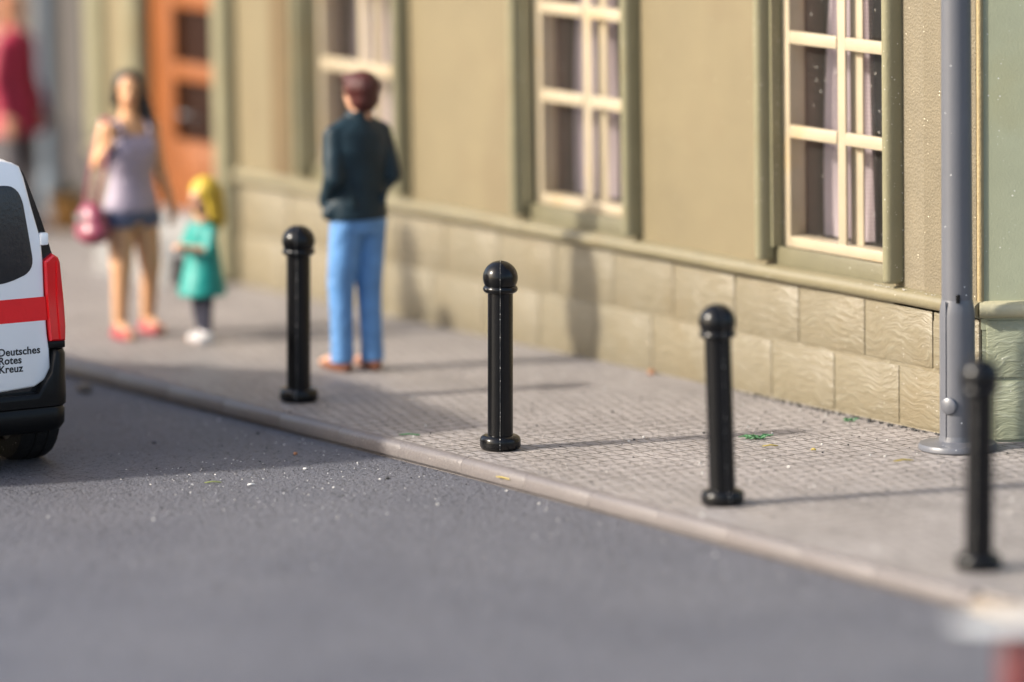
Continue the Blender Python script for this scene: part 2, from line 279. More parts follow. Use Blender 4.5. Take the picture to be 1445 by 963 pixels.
# ------------------------------------------------------------------ mesh helpers
def obj(name, bm, ms, parent=None, smooth=None, kind=None):
    bmesh.ops.recalc_face_normals(bm, faces=bm.faces)
    me = bpy.data.meshes.new(name); bm.to_mesh(me); bm.free()
    if not isinstance(ms, (list, tuple)): ms = [ms]
    for m in ms: me.materials.append(m)
    if smooth is not None:
        me.polygons.foreach_set('use_smooth', [True]*len(me.polygons))
        if smooth < 179: me.set_sharp_from_angle(angle=R(smooth))
    o = bpy.data.objects.new(name, me); COL.objects.link(o)
    if parent: o.parent = parent
    if kind: o['kind'] = kind
    return o
def tag(o, label, cat, group=None):
    o['label'] = label; o['category'] = cat
    if group: o['group'] = group
    return o
def thing(name, label, cat, loc=(0, 0, 0), rotz=0, group=None):
    o = bpy.data.objects.new(name, None); COL.objects.link(o); o.empty_display_size = 0.1
    o.location = loc; o.rotation_euler = (0, 0, rotz)
    return tag(o, label, cat, group)
def NB(): return bmesh.new()
def box(bm, x0, x1, y0, y1, z0, z1, bev=0.0, seg=2, mi=0):
    r = bmesh.ops.create_cube(bm, size=1)
    vs = r['verts']
    for v in vs:
        v.co = Vector((x0+(v.co.x+.5)*(x1-x0), y0+(v.co.y+.5)*(y1-y0), z0+(v.co.z+.5)*(z1-z0)))
    fs = set(f for v in vs for f in v.link_faces)
    for f in fs: f.material_index = mi
    if bev:
        es = list(set(e for v in vs for e in v.link_edges))
        r2 = bmesh.ops.bevel(bm, geom=es, offset=bev, segments=seg, profile=0.5, affect='EDGES')
        for f in r2['faces']: f.material_index = mi
def loft(bm, rings, cap=True, closed=True, mi=0):
    rv = [[bm.verts.new(p) for p in ring] for ring in rings]
    n = len(rv[0])
    for a, b in zip(rv[:-1], rv[1:]):
        for i in range(n if closed else n-1):
            f = bm.faces.new((a[i], a[(i+1) % n], b[(i+1) % n], b[i])); f.material_index = mi
    if cap:
        for r_ in (rv[0], rv[-1]):
            f = bm.faces.new(r_); f.material_index = mi
    return rv
def circ(c, rx, ry, n=24, z=None, ph=0):
    return [Vector((c[0]+rx*math.cos(2*PI*i/n+ph), c[1]+ry*math.sin(2*PI*i/n+ph), c[2] if z is None else z)) for i in range(n)]
def lathe(bm, prof, n=40, c=(0, 0), cap=True, mi=0):
    loft(bm, [circ((c[0], c[1], 0), r, r, n, z) for r, z in prof], cap, mi=mi)
def frame_of(d):
    d = d.normalized(); a = Vector((0, 0, 1)) if abs(d.z) < 0.9 else Vector((1, 0, 0))
    u = d.cross(a).normalized(); return u, d.cross(u).normalized()
def tube(bm, pts, rad, n=8, cap=True, mi=0):
    pts = [Vector(p) for p in pts]
    if not isinstance(rad, (list, tuple)): rad = [rad]*len(pts)
    rings = []
    for i, p in enumerate(pts):
        d = (pts[min(i+1, len(pts)-1)]-pts[max(i-1, 0)])
        u, v = frame_of(d)
        rings.append([p+(u*math.cos(2*PI*k/n)+v*math.sin(2*PI*k/n))*rad[i] for k in range(n)])
    loft(bm, rings, cap, mi=mi)
def ell(bm, c, r, rot=None, u=20, v=12, mi=0):
    mt = Matrix.Translation(Vector(c)) @ (rot.to_4x4() if rot else Matrix()) @ Matrix.Diagonal((*r, 1))
    q = bmesh.ops.create_uvsphere(bm, u_segments=u, v_segments=v, radius=1, matrix=mt)
    if mi:
        for f in set(f for w in q['verts'] for f in w.link_faces): f.material_index = mi
def cap_(bm, a, b, ra, rb, n=16):
    """tapered capsule"""
    a = Vector(a); b = Vector(b); d = (b-a); u, v = frame_of(d); d = d.normalized()
    rings = []
    def ring(c, r): rings.append([c+(u*math.cos(2*PI*k/n)+v*math.sin(2*PI*k/n))*r for k in range(n)])
    for t in (85, 60, 35, 10): ring(a-d*ra*math.sin(R(t)), ra*math.cos(R(t)))
    for t in (10, 35, 60, 85): ring(b+d*rb*math.sin(R(t)), rb*math.cos(R(t)))
    loft(bm, rings)
def prism(bm, poly, x0, x1, axis='y', mi=0):
    """polygon (a,b) extruded; axis y: (x,z) poly extruded along y; axis x: (y,z) along x"""
    if axis == 'y': f = lambda p, t: Vector((p[0], t, p[1]))
    elif axis == 'x': f = lambda p, t: Vector((t, p[0], p[1]))
    else: f = lambda p, t: Vector((p[0], p[1], t))
    loft(bm, [[f(p, x0) for p in poly], [f(p, x1) for p in poly]], mi=mi)
def round_poly(pts, r, seg=4):
    out = []; n = len(pts)
    for i in range(n):
        p = Vector(pts[i]); a = Vector(pts[i-1]); b = Vector(pts[(i+1) % n])
        rr = r[i] if isinstance(r, (list, tuple)) else r
        da = (a-p); db = (b-p); k = min(rr, da.length*.48, db.length*.48)
        if k < 1e-5: out.append(p); continue
        A = p+da.normalized()*k; B = p+db.normalized()*k
        for s in range(seg+1):
            t = s/seg; out.append((A*(1-t)**2+p*2*t*(1-t)+B*t*t))
    return out
def remesh(bm, voxel, smooth=4, fac=0.5):
    me = bpy.data.meshes.new('tmp'); bmesh.ops.recalc_face_normals(bm, faces=bm.faces); bm.to_mesh(me); bm.free()
    o = bpy.data.objects.new('tmp', me); COL.objects.link(o)
    md = o.modifiers.new('r', 'REMESH'); md.mode = 'VOXEL'; md.voxel_size = voxel; md.use_smooth_shade = True
    if smooth:
        ms = o.modifiers.new('s', 'SMOOTH'); ms.iterations = smooth; ms.factor = fac
    dg = bpy.context.evaluated_depsgraph_get(); dg.update()
    m2 = bpy.data.meshes.new_from_object(o.evaluated_get(dg))
    b2 = bmesh.new(); b2.from_mesh(m2)
    bpy.data.objects.remove(o); bpy.data.meshes.remove(me); bpy.data.meshes.remove(m2)
    return b2

# ------------------------------------------------------------------ ground, road, pavement, kerb
ROADZ = -0.10
bm = NB()
def sheet(bm, x0, x1, y0, y1, z, nx=1, ny=1):
    vs = [[bm.verts.new((x0+(x1-x0)*i/nx, y0+(y1-y0)*j/ny, z)) for j in range(ny+1)] for i in range(nx+1)]
    for i in range(nx):
        for j in range(ny): bm.faces.new((vs[i][j], vs[i+1][j], vs[i+1][j+1], vs[i][j+1]))
sheet(bm, -400, 400, -400, 400, ROADZ)
obj('road', bm, M['road'], kind='structure')

def kerb_y(x):   # outer top edge line of the kerb
    return -2.425-0.024*max(0.0, x) if x < 4.6 else -2.425-0.024*4.6
KW = 0.05
bm = NB()
xs = [-60, -20, -8, -4, -2, 0, 1, 2, 3, 4, 4.55, 8, 20, 60]
top = [[bm.verts.new((x, kerb_y(x)+KW-.002, 0)), bm.verts.new((x, 40, 0))] for x in xs]
bot = [[bm.verts.new((x, kerb_y(x)+KW-.002, ROADZ-.02)), bm.verts.new((x, 40, ROADZ-.02))] for x in xs]
for i in range(len(xs)-1):
    bm.faces.new((top[i][0], top[i+1][0], top[i+1][1], top[i][1]))
    bm.faces.new((bot[i][0], bot[i+1][0], top[i+1][0], top[i][0]))
obj('pavement', bm, M['pave'], kind='structure')

bm = NB()
joints = [(0.73+.62*k, 0.73+.62*(k+1)) for k in range(-66, 6)] + [(4.45, 4.59)] + [(4.59+.62*k, 4.59+.62*(k+1)) for k in range(40)]
for (xa, xb) in joints:
    dz = random.uniform(-.0012, .0012); dy = random.uniform(-.002, .002)
    low = 0.0 if xb <= 4.6 else 0.02
    prof = [(KW, ROADZ-.02), (KW, 0.003), (0.036, 0.002), (0.022, -0.002), (0.006, -0.012), (-0.002, -0.03), (-0.005, -0.06), (-0.002, -0.078), (0.016, ROADZ+.004), (0.016, ROADZ-.02)]
    rings = []
    g = 0.0025
    for xx, ins in ((xa+.0005, g), (xa+.012, 0), (xb-.012, 0), (xb-.0005, g)):
        rings.append([Vector((xx, kerb_y(xx)+py+dy+(ins if py < .045 else 0), (pz+dz-low-(ins*.7 if pz > -.1 else 0)))) for py, pz in prof])
    loft(bm, rings, mi=0 if xb <= 4.6 else 1)
obj('kerb', bm, [M['kerb'], M['kerb_pale']], smooth=35, kind='structure')

# ------------------------------------------------------------------ the town house
H_TOP = 6.4
house = thing('town_house', 'olive beige town house with cream lattice windows, stone block plinth and orange door', 'house', (0, 0, 0))
CX = 1.40          # street corner of the facade
BAYS = [0.10, -2.374, -4.848]
OPEN = 0.55
WZ0, WZ1 = 0.85, 3.06
DX0, DX1 = -7.42, -6.48
# wall
bm = NB()
segs = []
xr = CX
for c in BAYS:
    segs.append((c+OPEN, xr)); xr = c-OPEN
segs.append((DX1, xr)); xr = DX0
segs.append((-8.2, xr))
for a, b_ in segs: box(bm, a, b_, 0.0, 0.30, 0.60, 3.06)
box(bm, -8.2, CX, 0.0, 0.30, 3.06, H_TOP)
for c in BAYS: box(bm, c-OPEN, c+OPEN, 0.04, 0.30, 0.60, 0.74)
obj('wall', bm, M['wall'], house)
# left end wall and back, so that the house is a closed volume
bm = NB()
box(bm, -8.2, -7.9, 0.302, 6.0, 0.0, H_TOP); box(bm, -7.9, 3.6, 5.7, 6.0, 0.0, H_TOP)
obj('rear_wall', bm, M['wall'], house)
bm = NB(); box(bm, -7.2, CX-.35, 1.15, 1.2, 0.0, 3.3); box(bm, -7.2, CX-.35, .302, 1.15, 3.2, 3.25); box(bm, -7.2, CX-.35, .302, 1.15, 0.55, 0.6)
obj('room_backing', bm, M['interior'], house)
# side wall in its own direction
SD = Vector((0.60, 0.80, 0)); SA = math.atan2(SD.y, SD.x)
def side_tf(bm):
    bmesh.ops.transform(bm, matrix=Matrix.Translation((CX, 0, 0)) @ Matrix.Rotation(SA, 4, 'Z'), verts=bm.verts)
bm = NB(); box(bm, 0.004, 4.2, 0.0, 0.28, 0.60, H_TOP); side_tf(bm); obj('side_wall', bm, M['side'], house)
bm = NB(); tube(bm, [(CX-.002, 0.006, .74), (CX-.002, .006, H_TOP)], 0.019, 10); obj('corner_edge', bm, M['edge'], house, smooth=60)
# corner board
bm = NB(); box(bm, 0.93, CX-.015, -0.012, 0.01, 0.745, H_TOP-.3, 0.006, 2); obj('corner_board', bm, M['board'], house, smooth=40)
bm = NB(); box(bm, 0.745, 0.925, -0.004, 0.01, 0.755, H_TOP-.3); obj('rough_strip', bm, M['board'], house)
# plinth: backing + individually raised blocks
def blocks(bm, x0, x1, off_top, off_bot, pitch_t=0.605, pitch_b=0.585, rnd=random):
    for (z0, z1, off, pitch) in ((0.345, 0.652, off_top, pitch_t), (0.012, 0.325, off_bot, pitch_b)):
        k = math.floor((x0-off)/pitch)
        while off+k*pitch < x1:
            a = max(x0+.004, off+k*pitch+.006); b_ = min(x1-.004, off+(k+1)*pitch-.006); k += 1
            if b_-a < .03: continue
            dy = rnd.uniform(-.004, .003)
            box(bm, a, b_, -0.0065+dy*.4, 0.004, z0, z1, 0.0055, 2)
bm = NB()
box(bm, -6.48, CX-.002, 0.0, 0.30, -0.05, 0.668)
box(bm, -8.2, -7.45, 0.0, 0.30, -0.05, 0.668)
blocks(bm, -6.48, CX, 0.395, 0.115)
blocks(bm, -8.2, -7.45, 0.395, 0.115)
obj('plinth', bm, M['plinth'], house, smooth=30)
bm = NB()
box(bm, 0.01, 4.2, 0.003, 0.28, -0.05, 0.667)
blocks(bm, 0.03, 4.2, 0.03+.40, 0.03+.62)
side_tf(bm); obj('plinth', bm, M['plinth_side'], house, smooth=30)
# ledge, half round
LP = [(0.002, 0.664), (-0.020, 0.664), (-0.044, 0.672), (-0.058, 0.690), (-0.062, 0.712), (-0.054, 0.735), (-0.035, 0.749), (0.002, 0.754)]
def ledge_run(x0, x1, n=24):
    bm = NB(); rings = []
    for i in range(n+1):
        xx = x0+(x1-x0)*i/n; w = 0.0025*math.sin(xx*3.1)+0.0015*math.sin(xx*11)
        rings.append([Vector((xx, y+(w if y < 0 else 0), z+w*.5)) for y, z in LP])
    loft(bm, rings); return bm
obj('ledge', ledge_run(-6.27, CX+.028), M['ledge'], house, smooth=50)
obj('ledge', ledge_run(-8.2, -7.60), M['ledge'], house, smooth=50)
bm = ledge_run(-0.004, 4.2); side_tf(bm); obj('ledge', bm, M['ledge_side_lit'], house, smooth=50)
# rounded upright trims
def pilaster(x0, x1, z0, z1, d=0.10):
    bm = NB(); w = x1-x0; xm = (x0+x1)/2
    prof = []
    for i in range(13):
        t = PI*i/12; k = 2.5
        prof.append((xm-(w/2)*math.copysign(abs(math.cos(t))**(2/k), math.cos(t)), -d*abs(math.sin(t))**(2/k)))
    prof += [(x1, 0.012), (x0, 0.012)]
    rings = []
    for z, s in ((z0, .80), (z0+.006, .92), (z0+.022, 1), (z1, 1)):
        rings.append([Vector((xm+(px-xm)*s, py*s if py < 0 else py, z)) for px, py in prof])
    loft(bm, rings); return bm
for c in BAYS:
    obj('pilaster', pilaster(c+OPEN, c+OPEN+.090, 0.775, 3.4, .10), M['trim'], house, smooth=50)
    obj('pilaster', pilaster(c-OPEN-.085, c-OPEN, 0.775, 3.4, .09), M['trim'], house, smooth=50)
obj('pilaster', pilaster(-6.48, -6.29, 0.02, 3.4, .10), M['trim'], house, smooth=50)
obj('pilaster', pilaster(-7.60, -7.43, 0.02, 3.4, .10), M['trim'], house, smooth=50)
obj('pilaster', pilaster(-8.205, -7.98, 0.775, 3.4, .07), M['trim'], house, smooth=50)
bm = NB(); box(bm, -5.83, -5.60, -.02, .008, .755, 3.4, .004); obj('brown_strip', bm, M['brown_strip'], house)
# lower sill piece (olive, darkened for shade) of each window
for c in BAYS:
    bm = NB(); box(bm, c-OPEN+.002, c+OPEN-.002, 0.012, 0.037, 0.70, WZ0+.004, 0.006, 2); obj('window_sill', bm, M['sill'], house, smooth=40)
    bm = NB()   # olive reveals of the opening
    box(bm, c-OPEN-.002, c-OPEN+.018, -0.02, 0.166, WZ0, WZ1-.002); box(bm, c+OPEN-.018, c+OPEN+.002, -0.02, 0.166, WZ0, WZ1-.002)
    obj('window_reveal', bm, M['trim'], house)
    bm = NB(); box(bm, c-OPEN-.004, c-OPEN+.05, 0.170, 0.31, WZ0-.1, WZ1-.002); box(bm, c+OPEN-.05, c+OPEN+.004, 0.170, 0.31, WZ0-.1, WZ1-.002)
    obj('room_lining', bm, M['interior'], house)
# windows
def window(c):
    w = OPEN-.02; x0, x1 = c-w, c+w; y0, y1 = 0.055, 0.165
    bm = NB()
    box(bm, x0, x0+.062, y0, y1, WZ0, WZ1-.01, .006, 2); box(bm, x1-.062, x1, y0, y1, WZ0, WZ1-.01, .006, 2)
    box(bm, x0+.060, x1-.060, y0, y1, WZ0, WZ0+.062, .006, 2); box(bm, x0+.060, x1-.060, y0, y1, WZ1-.07, WZ1-.01, .006, 2)
    fr = obj('window', bm, M['cream'], house, smooth=40)
    bm = NB(); box(bm, c-.036, c+.036, y0+.008, y0+.024, WZ0+.055, WZ1-.06, .006, 2); obj('mullion', bm, M['cream'], fr, smooth=40)
    bm = NB(); box(bm, c-.002, c+.112, 0.124, 0.138, WZ0+.055, WZ1-.06, .006, 2); obj('mullion', bm, M['cream'], fr, smooth=40)
    for z in (1.493, 2.012, 2.535):
        for a, b_ in ((x0+.020, c-.039), (c+.039, x1-.02)):
            bm = NB(); box(bm, a, b_, y0+.003, y0+.036, z-.036, z+.036, .008, 2); obj('muntin', bm, M['cream'], fr, smooth=40)
    bm = NB(); bm.faces.new([bm.verts.new(q) for q in ((x0+.055, .153, WZ0+.055), (x1-.055, .153, WZ0+.055), (x1-.055, .153, WZ1-.055), (x0+.055, .153, WZ1-.055))]); obj('pane', bm, M['glass'], fr)
    for (a, b_, fl) in ((c-.47, c-.045, 1), (c+.24, c+.52, -1)):
        bm = NB(); nx, nz = 60, 24; rows = []
        for j in range(nz+1):
            t = j/nz; z = 0.9+2.1*t; row = []
            for i in range(nx+1):
                s = i/nx
                flare = 0.035*math.sin(t*5.0+.6)+0.05*(1-t)
                xa = a-(flare if fl > 0 else 0)+.03; xb = b_+(flare if fl < 0 else .25*flare)
                row.append(Vector((xa+(xb-xa)*s, 0.30+0.022*math.sin(s*34+1.2*math.sin(t*3))+.006*math.sin(s*80), z)))
            rows.append(row)
        th = 0.004
        loft(bm, [r_ + [p+Vector((0, th, 0)) for p in reversed(r_)] for r_ in rows])
        obj('curtain', bm, M['lace'], fr, smooth=60)
for c in BAYS: window(c)
# door
bm = NB()
dz0, dz1 = .40, 3.05
yd = 0.02
box(bm, DX0+.004, DX0+.30, yd, yd+.07, dz0, dz1, .006); box(bm, DX1-.13, DX1-.004, yd, yd+.07, dz0, dz1, .006)
for z0, z1 in ((dz0, .86), (1.25, 1.37), (1.72, 1.84), (2.2, dz1)): box(bm, DX0+.295, DX1-.125, yd+.003, yd+.068, z0, z1, .004)
box(bm, DX0+.42, DX1-.26, yd-.008, yd+.02, dz0+.08, .80, .008)
door = obj('door', bm, M['orange'], house, smooth=40)
bm = NB(); box(bm, DX0+.30, DX1-.13, yd+.055, yd+.066, .86, 2.2); obj('door_pane', bm, M['door_dark'], door)
bm = NB(); box(bm, -6.86, -6.83, yd-.03, yd+.002, 1.0, 1.05, .004); tube(bm, [(-6.845, yd-.03, 1.04), (-6.845, yd-.06, 1.04), (-6.95, yd-.06, 1.04)], .012); obj('door_handle', bm, M['rim'], door)
bm = NB(); box(bm, -7.44, -6.485, -0.42, .30, -.02, .20, .01); box(bm, -7.44, -6.485, -0.16, .30, .2, .398, .01); obj('door_step', bm, M['step'], house, smooth=40)
# cornice and roof out of view
bm = NB(); prism(bm, [(-.25, H_TOP), (-.25, H_TOP+.12), (3.0, H_TOP+2.6), (6.2, H_TOP+.12), (6.2, H_TOP)], -8.3, 3.2, 'x'); obj('roof', bm, M['roof'], house)

# ------------------------------------------------------------------ the neighbour house, set back
nb = thing('neighbour_house', 'grey rendered house set back beyond the beige town house', 'house', (0, 0, 0))
bm = NB(); box(bm, -24, -10.18, 1.5, 8, 0.5, 6); obj('wall', bm, M['grey_light'], nb)
bm = NB(); box(bm, -10.16, -9.66, .95, 8, 0.0, 6, .01); obj('pier', bm, M['grey_wall'], nb)
bm = NB(); box(bm, -9.64, -8.24, 1.25, 8, 0.0, 6); obj('gap_wall', bm, M['gap_shade_wall'], nb)
bm = NB(); box(bm, -24, -10.18, 1.44, 1.52, -.02, .5, .01); obj('plinth', bm, M['grey_wall'], nb)
for xx in (-12.4, -15.2, -18):
    bm = NB(); box(bm, xx-.5, xx+.5, 1.46, 1.53, 1.0, 2.7, .01); w = obj('window', bm, M['cream'], nb)
    bm = NB(); box(bm, xx-.43, xx-.02, 1.452, 1.47, 1.08, 2.62); box(bm, xx+.02, xx+.43, 1.452, 1.47, 1.08, 2.62); obj('pane', bm, M['van_window'], w)
bm = NB(); prism(bm, [(.7, 6), (4.5, 8), (8.3, 6)], -24.2, -8.1, 'x'); obj('roof', bm, M['roof'], nb)
dp = NB(); tube(dp, [(-10.35, .85, 0.0), (-10.35, .85, 5.9)], .075, 16); lathe(dp, [(.10, 0), (.10, .25), (.08, .28)], 16, (-10.35, .85))
tag(obj('signal_mast', dp, M['bluegrey'], smooth=50), 'blue grey upright mast between the crimson coat and the grey house pier', 'mast')

# ------------------------------------------------------------------ lamp post at the house corner
lamp = thing('lamp_post', 'grey lamp post with thick lower sleeve standing on a round foot at the house corner', 'lamp post', (1.495, -0.225, 0))
bm = NB(); lathe(bm, [(.197, 0), (.207, .008), (.207, .026), (.200, .036), (.13, .042), (.10, .05), (.095, .075)], 48); obj('foot', bm, M['lamp'], lamp, smooth=40)
bm = NB(); lathe(bm, [(.094, .04), (.0935, .10), (.0925, .5), (.0925, .715), (.090, .745), (.083, .785), (.0795, .800), (.074, .803)], 40)
box(bm, .018, .024, -.0962, -.085, .05, .79, .002)
obj('sleeve', bm, M['lamp'], lamp, smooth=40)
bm = NB(); loft(bm, [circ((0, 0, 0), .082*s, .082*s, 16, z, ph=.25) for z, s in ((.795, 1), (3.4, .93))]); lathe(bm, [(.076, 3.4), (.05, 3.42), (.045, 5.2)], 20)
obj('pole', bm, M['lamp'], lamp, smooth=40)
bm = NB()
rt_ = Matrix.Rotation(R(90), 4, 'X')
lathe(bm, [(.046, 0), (.046, .014), (.041, .020), (.0, .021)], 32, cap=False)
bmesh.ops.transform(bm, matrix=Matrix.Translation((.0355, -.080, .243)) @ Matrix.Rotation(R(24), 4, 'Z') @ rt_, verts=bm.verts)
obj('access_cap', bm, M['lamp'], lamp, smooth=50)
bm = NB(); box(bm, .066, .079, -.06, -.04, .785, .83, .003); obj('clip', bm, M['black'], lamp)
bm = NB(); lathe(bm, [(.06, 5.2), (.18, 5.26), (.2, 5.55), (.24, 5.58), (.03, 5.78)], 24); obj('lantern', bm, M['lamp'], lamp, smooth=40)

# ------------------------------------------------------------------ bollards
def make_bollard():
    t = thing('bollard', '', 'bollard', group='black ball top bollards along the kerb')
    bm = NB(); lathe(bm, [(.085, 0), (.101, .006), (.1085, .020), (.1085, .052), (.102, .068), (.088, .076), (.066, .079)], 48); obj('base', bm, M['black'], t, smooth=60)
    bm = NB(); lathe(bm, [(.0675, .06), (.0665, .85)], 48); obj('shaft', bm, M['black'], t, smooth=40)
    bm = NB(); prof = [(.06, .832)]
    for k in range(9): a = -PI/2+PI*k/8; prof.append((.069+.023*math.cos(a), .855+.021*math.sin(a)))
    prof.append((.06, .878)); lathe(bm, prof, 48); obj('collar', bm, M['black'], t, smooth=60)
    bm = NB(); prof = [(.055, .872)]
    for k in range(1, 20): a = R(-58+(58+88)*k/19); prof.append((.0925*math.cos(a), .915+.0895*math.sin(a)))
    lathe(bm, prof, 48); obj('ball', bm, M['black'], t, smooth=80)
    bm = NB()   # mould line facing the street, along the whole figure
    sil = [(.1085, .012), (.1095, .05), (.1, .069), (.072, .079), (.0672, .085), (.0666, .45), (.0664, .835), (.086, .838), (.092, .855), (.086, .872), (.078, .874)]
    for k in range(12): a = R(-24+110*k/11); sil.append((.0932*math.cos(a), .915+.090*math.sin(a)))
    jit = [(r_+.0008, z) for r_, z in sil]
    rings = []
    for r_, z in jit:
        rings.append([Vector((-.0016, -r_+.006, z)), Vector((-.0016, -r_-.0012, z)), Vector((.0016, -r_-.0012, z)), Vector((.0016, -r_+.006, z))])
    loft(bm, rings); obj('mould_line', bm, M['flash'], t)
    return t
B = [(-2.037, -2.127, 0.984, 'black ball top bollard in the shade beside the man in blue jeans', .019),
     (0.0, -2.112, 1.0, 'sharply focused black ball top bollard in the middle with a pale seam line', .016),
     (2.059, -2.131, 1.005, 'slightly blurred black ball top bollard in front of the stone block plinth', -.020),
     (4.184, -2.175, 0.998, 'strongly blurred black ball top bollard in front of the grey lamp post', .013)]
def dup(root):
    r = root.copy(); COL.objects.link(r)
    for ch in list(root.children):
        c = ch.copy(); COL.objects.link(c); c.parent = r
        for g in ch.children:
            d = g.copy(); COL.objects.link(d); d.parent = c
    return r
b0 = make_bollard()
RIGHT = Vector((math.cos(.99395), math.sin(.99395), 0)); FWD = Vector((-math.sin(.99395), math.cos(.99395), 0))
for i, (x_, y_, h_, lb, tilt) in enumerate(B):
    o = b0 if i == 0 else dup(b0)
    o.location = (x_, y_, 0.0); o.scale = (1, 1, h_); o['label'] = lb
    # lean by `tilt` radians towards image right (axis along the view direction), seam turned to the street
    q = Matrix.Rotation(tilt, 3, FWD) @ Matrix.Rotation(R(50+(0, 6, 25, -20)[i]), 3, 'Z')
    o.rotation_euler = q.to_euler()

# ------------------------------------------------------------------ the white van
vth = R(85)
van = thing('rescue_van', 'white delivery van with red stripe, black rear window and black lettering on its tailgate', 'van', (-1.528, -4.821, ROADZ), vth)
# local frame: +Y forward, +X right, rear face at y=0, z=0 is the road
HALF = [(0.80, .30), (.868, .335), (.885, .40), (.900, .50), (.902, .65), (.892, .74), (.886, .914), (.867, 1.124), (.850, 1.17), (.830, 1.244), (.797, 1.348), (.748, 1.484), (.707, 1.590), (.672, 1.634), (.616, 1.662), (.50, 1.690), (.30, 1.71), (.0, 1.72)]
def van_ring(y, w, top, bot=.30):
    pts = []
    for hx, z in HALF:
        zz = z if z < .95 else .95+(z-.95)*(top-.95)/(1.72-.95)
        pts.append((hx*w, max(bot, zz)))
    ring = [Vector((px, y, pz)) for px, pz in pts] + [Vector((-px, y, pz)) for px, pz in reversed(pts[:-1])]
    return ring
bm = NB()
st = [(0.012, .975, 1.70), (.03, .99, 1.715), (.08, 1, 1.72), (.34, 1, 1.73), (.9, 1, 1.75), (1.6, 1, 1.77), (2.1, 1, 1.74), (2.35, .995, 1.66), (3.05, .985, 1.12), (3.15, .98, 1.08), (3.7, .95, .99), (3.95, .88, .97), (4.05, .78, .955)]
loft(bm, [van_ring(*s) for s in st])
for f in bm.faces:
    c = f.calc_center_median()
    if c.y < .34 and 1.14 < c.z < 1.66 and abs(c.x) > .66: f.material_index = 1
    elif .34 < c.y < 3.0 and 1.15 < c.z < 1.6 and abs(c.x) > .68 and (.5 < c.y): f.material_index = 1
    elif 2.3 < c.y < 3.1 and c.z > 1.1 and abs(c.x) < .7: f.material_index = 1
body = obj('body', bm, [M['van_white'], M['van_gloss']], van, smooth=35)
# black rear panel: frame around the tailgate
sil = [(x, z) for x, z in HALF if .3 < z < 1.66]
poly = [(x-.012, z) for x, z in sil] + [(-x+.012, z) for x, z in reversed(sil)]
bm = NB(); prism(bm, poly, -.012, .02, 'y'); obj('rear_frame', bm, M['van_gloss'], van)
# white roof edge above the tailgate, then the tailgate itself
DR = [(.40, .44), (.529, .440), (.713, .454), (.775, .487), (.808, .55), (.804, .655), (.794, .732), (.784, .941), (.782, 1.123), (.776, 1.206), (.762, 1.279), (.722, 1.425), (.686, 1.571), (.662, 1.632), (.62, 1.655), (.5, 1.682), (.3, 1.702)]
DRF = DR + [(-x, z) for x, z in reversed(DR)]
def panel(poly, y0, y1, inset=.008):
    bm = NB(); n = len(poly); cx = sum(p[0] for p in poly)/n; cz = sum(p[1] for p in poly)/n
    def ring(y, k):
        out = []
        for i, p in enumerate(poly):
            a = Vector(poly[i-1]); b_ = Vector(poly[(i+1) % n]); t = (b_-a).normalized(); nn = Vector((t.y, -t.x))
            if nn.dot(Vector((p[0]-cx, p[1]-cz))) < 0: nn = -nn
            out.append(Vector((p[0]-nn.x*k, y, p[1]-nn.y*k)))
        return out
    loft(bm, [ring(y0, 0), ring(y1+inset, 0), ring(y1+inset*.4, inset*.3), ring(y1, inset)]); return bm
tg = obj('tailgate', panel(DRF, .01, -.040, .014), M['van_white'], van, smooth=40)
WN = [(.547, 1.017), (.609, 1.031), (.686, 1.059), (.716, 1.094), (.721, 1.135), (.701, 1.269), (.674, 1.440), (.651, 1.498), (.612, 1.531), (.564, 1.538)]
WN = WN + [(-p[0], p[1]) for p in reversed(WN)]
WN = [tuple(p) for p in round_poly(WN, .02, 2)]
obj('rear_window', panel(WN, -.03, -.0445, .004), M['van_window'], tg, smooth=40)
bm = NB(); prism(bm, [(-.786, .932), (.786, .932), (.7935, .806), (-.7935, .806)], -.0412, -.039, 'y'); obj('red_stripe', bm, M['van_red'], tg)
def text_mesh(s, size, bold):
    cu = bpy.data.curves.new('t', 'FONT'); cu.body = s; cu.size = size; cu.offset = bold; cu.resolution_u = 6; cu.extrude = 0.0006
    cu.space_character = 1.04
    o = bpy.data.objects.new('t', cu); COL.objects.link(o)
    dg = bpy.context.evaluated_depsgraph_get(); dg.update()
    me = bpy.data.meshes.new_from_object(o.evaluated_get(dg)); bpy.data.objects.remove(o); bpy.data.curves.remove(cu)
    b2 = bmesh.new(); b2.from_mesh(me); bpy.data.meshes.remove(me); return b2
for s, z in (('Deutsches', .634), ('Rotes', .589), ('Kreuz', .544)):
    bm = text_mesh(s, .056, .0012)
    w = max(v.co.x for v in bm.verts)
    k = .240/w if s == 'Deutsches' else KK
    KK = k
    # x to the right on the rear face
    for v in bm.verts: v.co = Vector((.508+v.co.x*k, -.0414-v.co.z, z+v.co.y))
    obj('lettering', bm, M['ink'], tg)
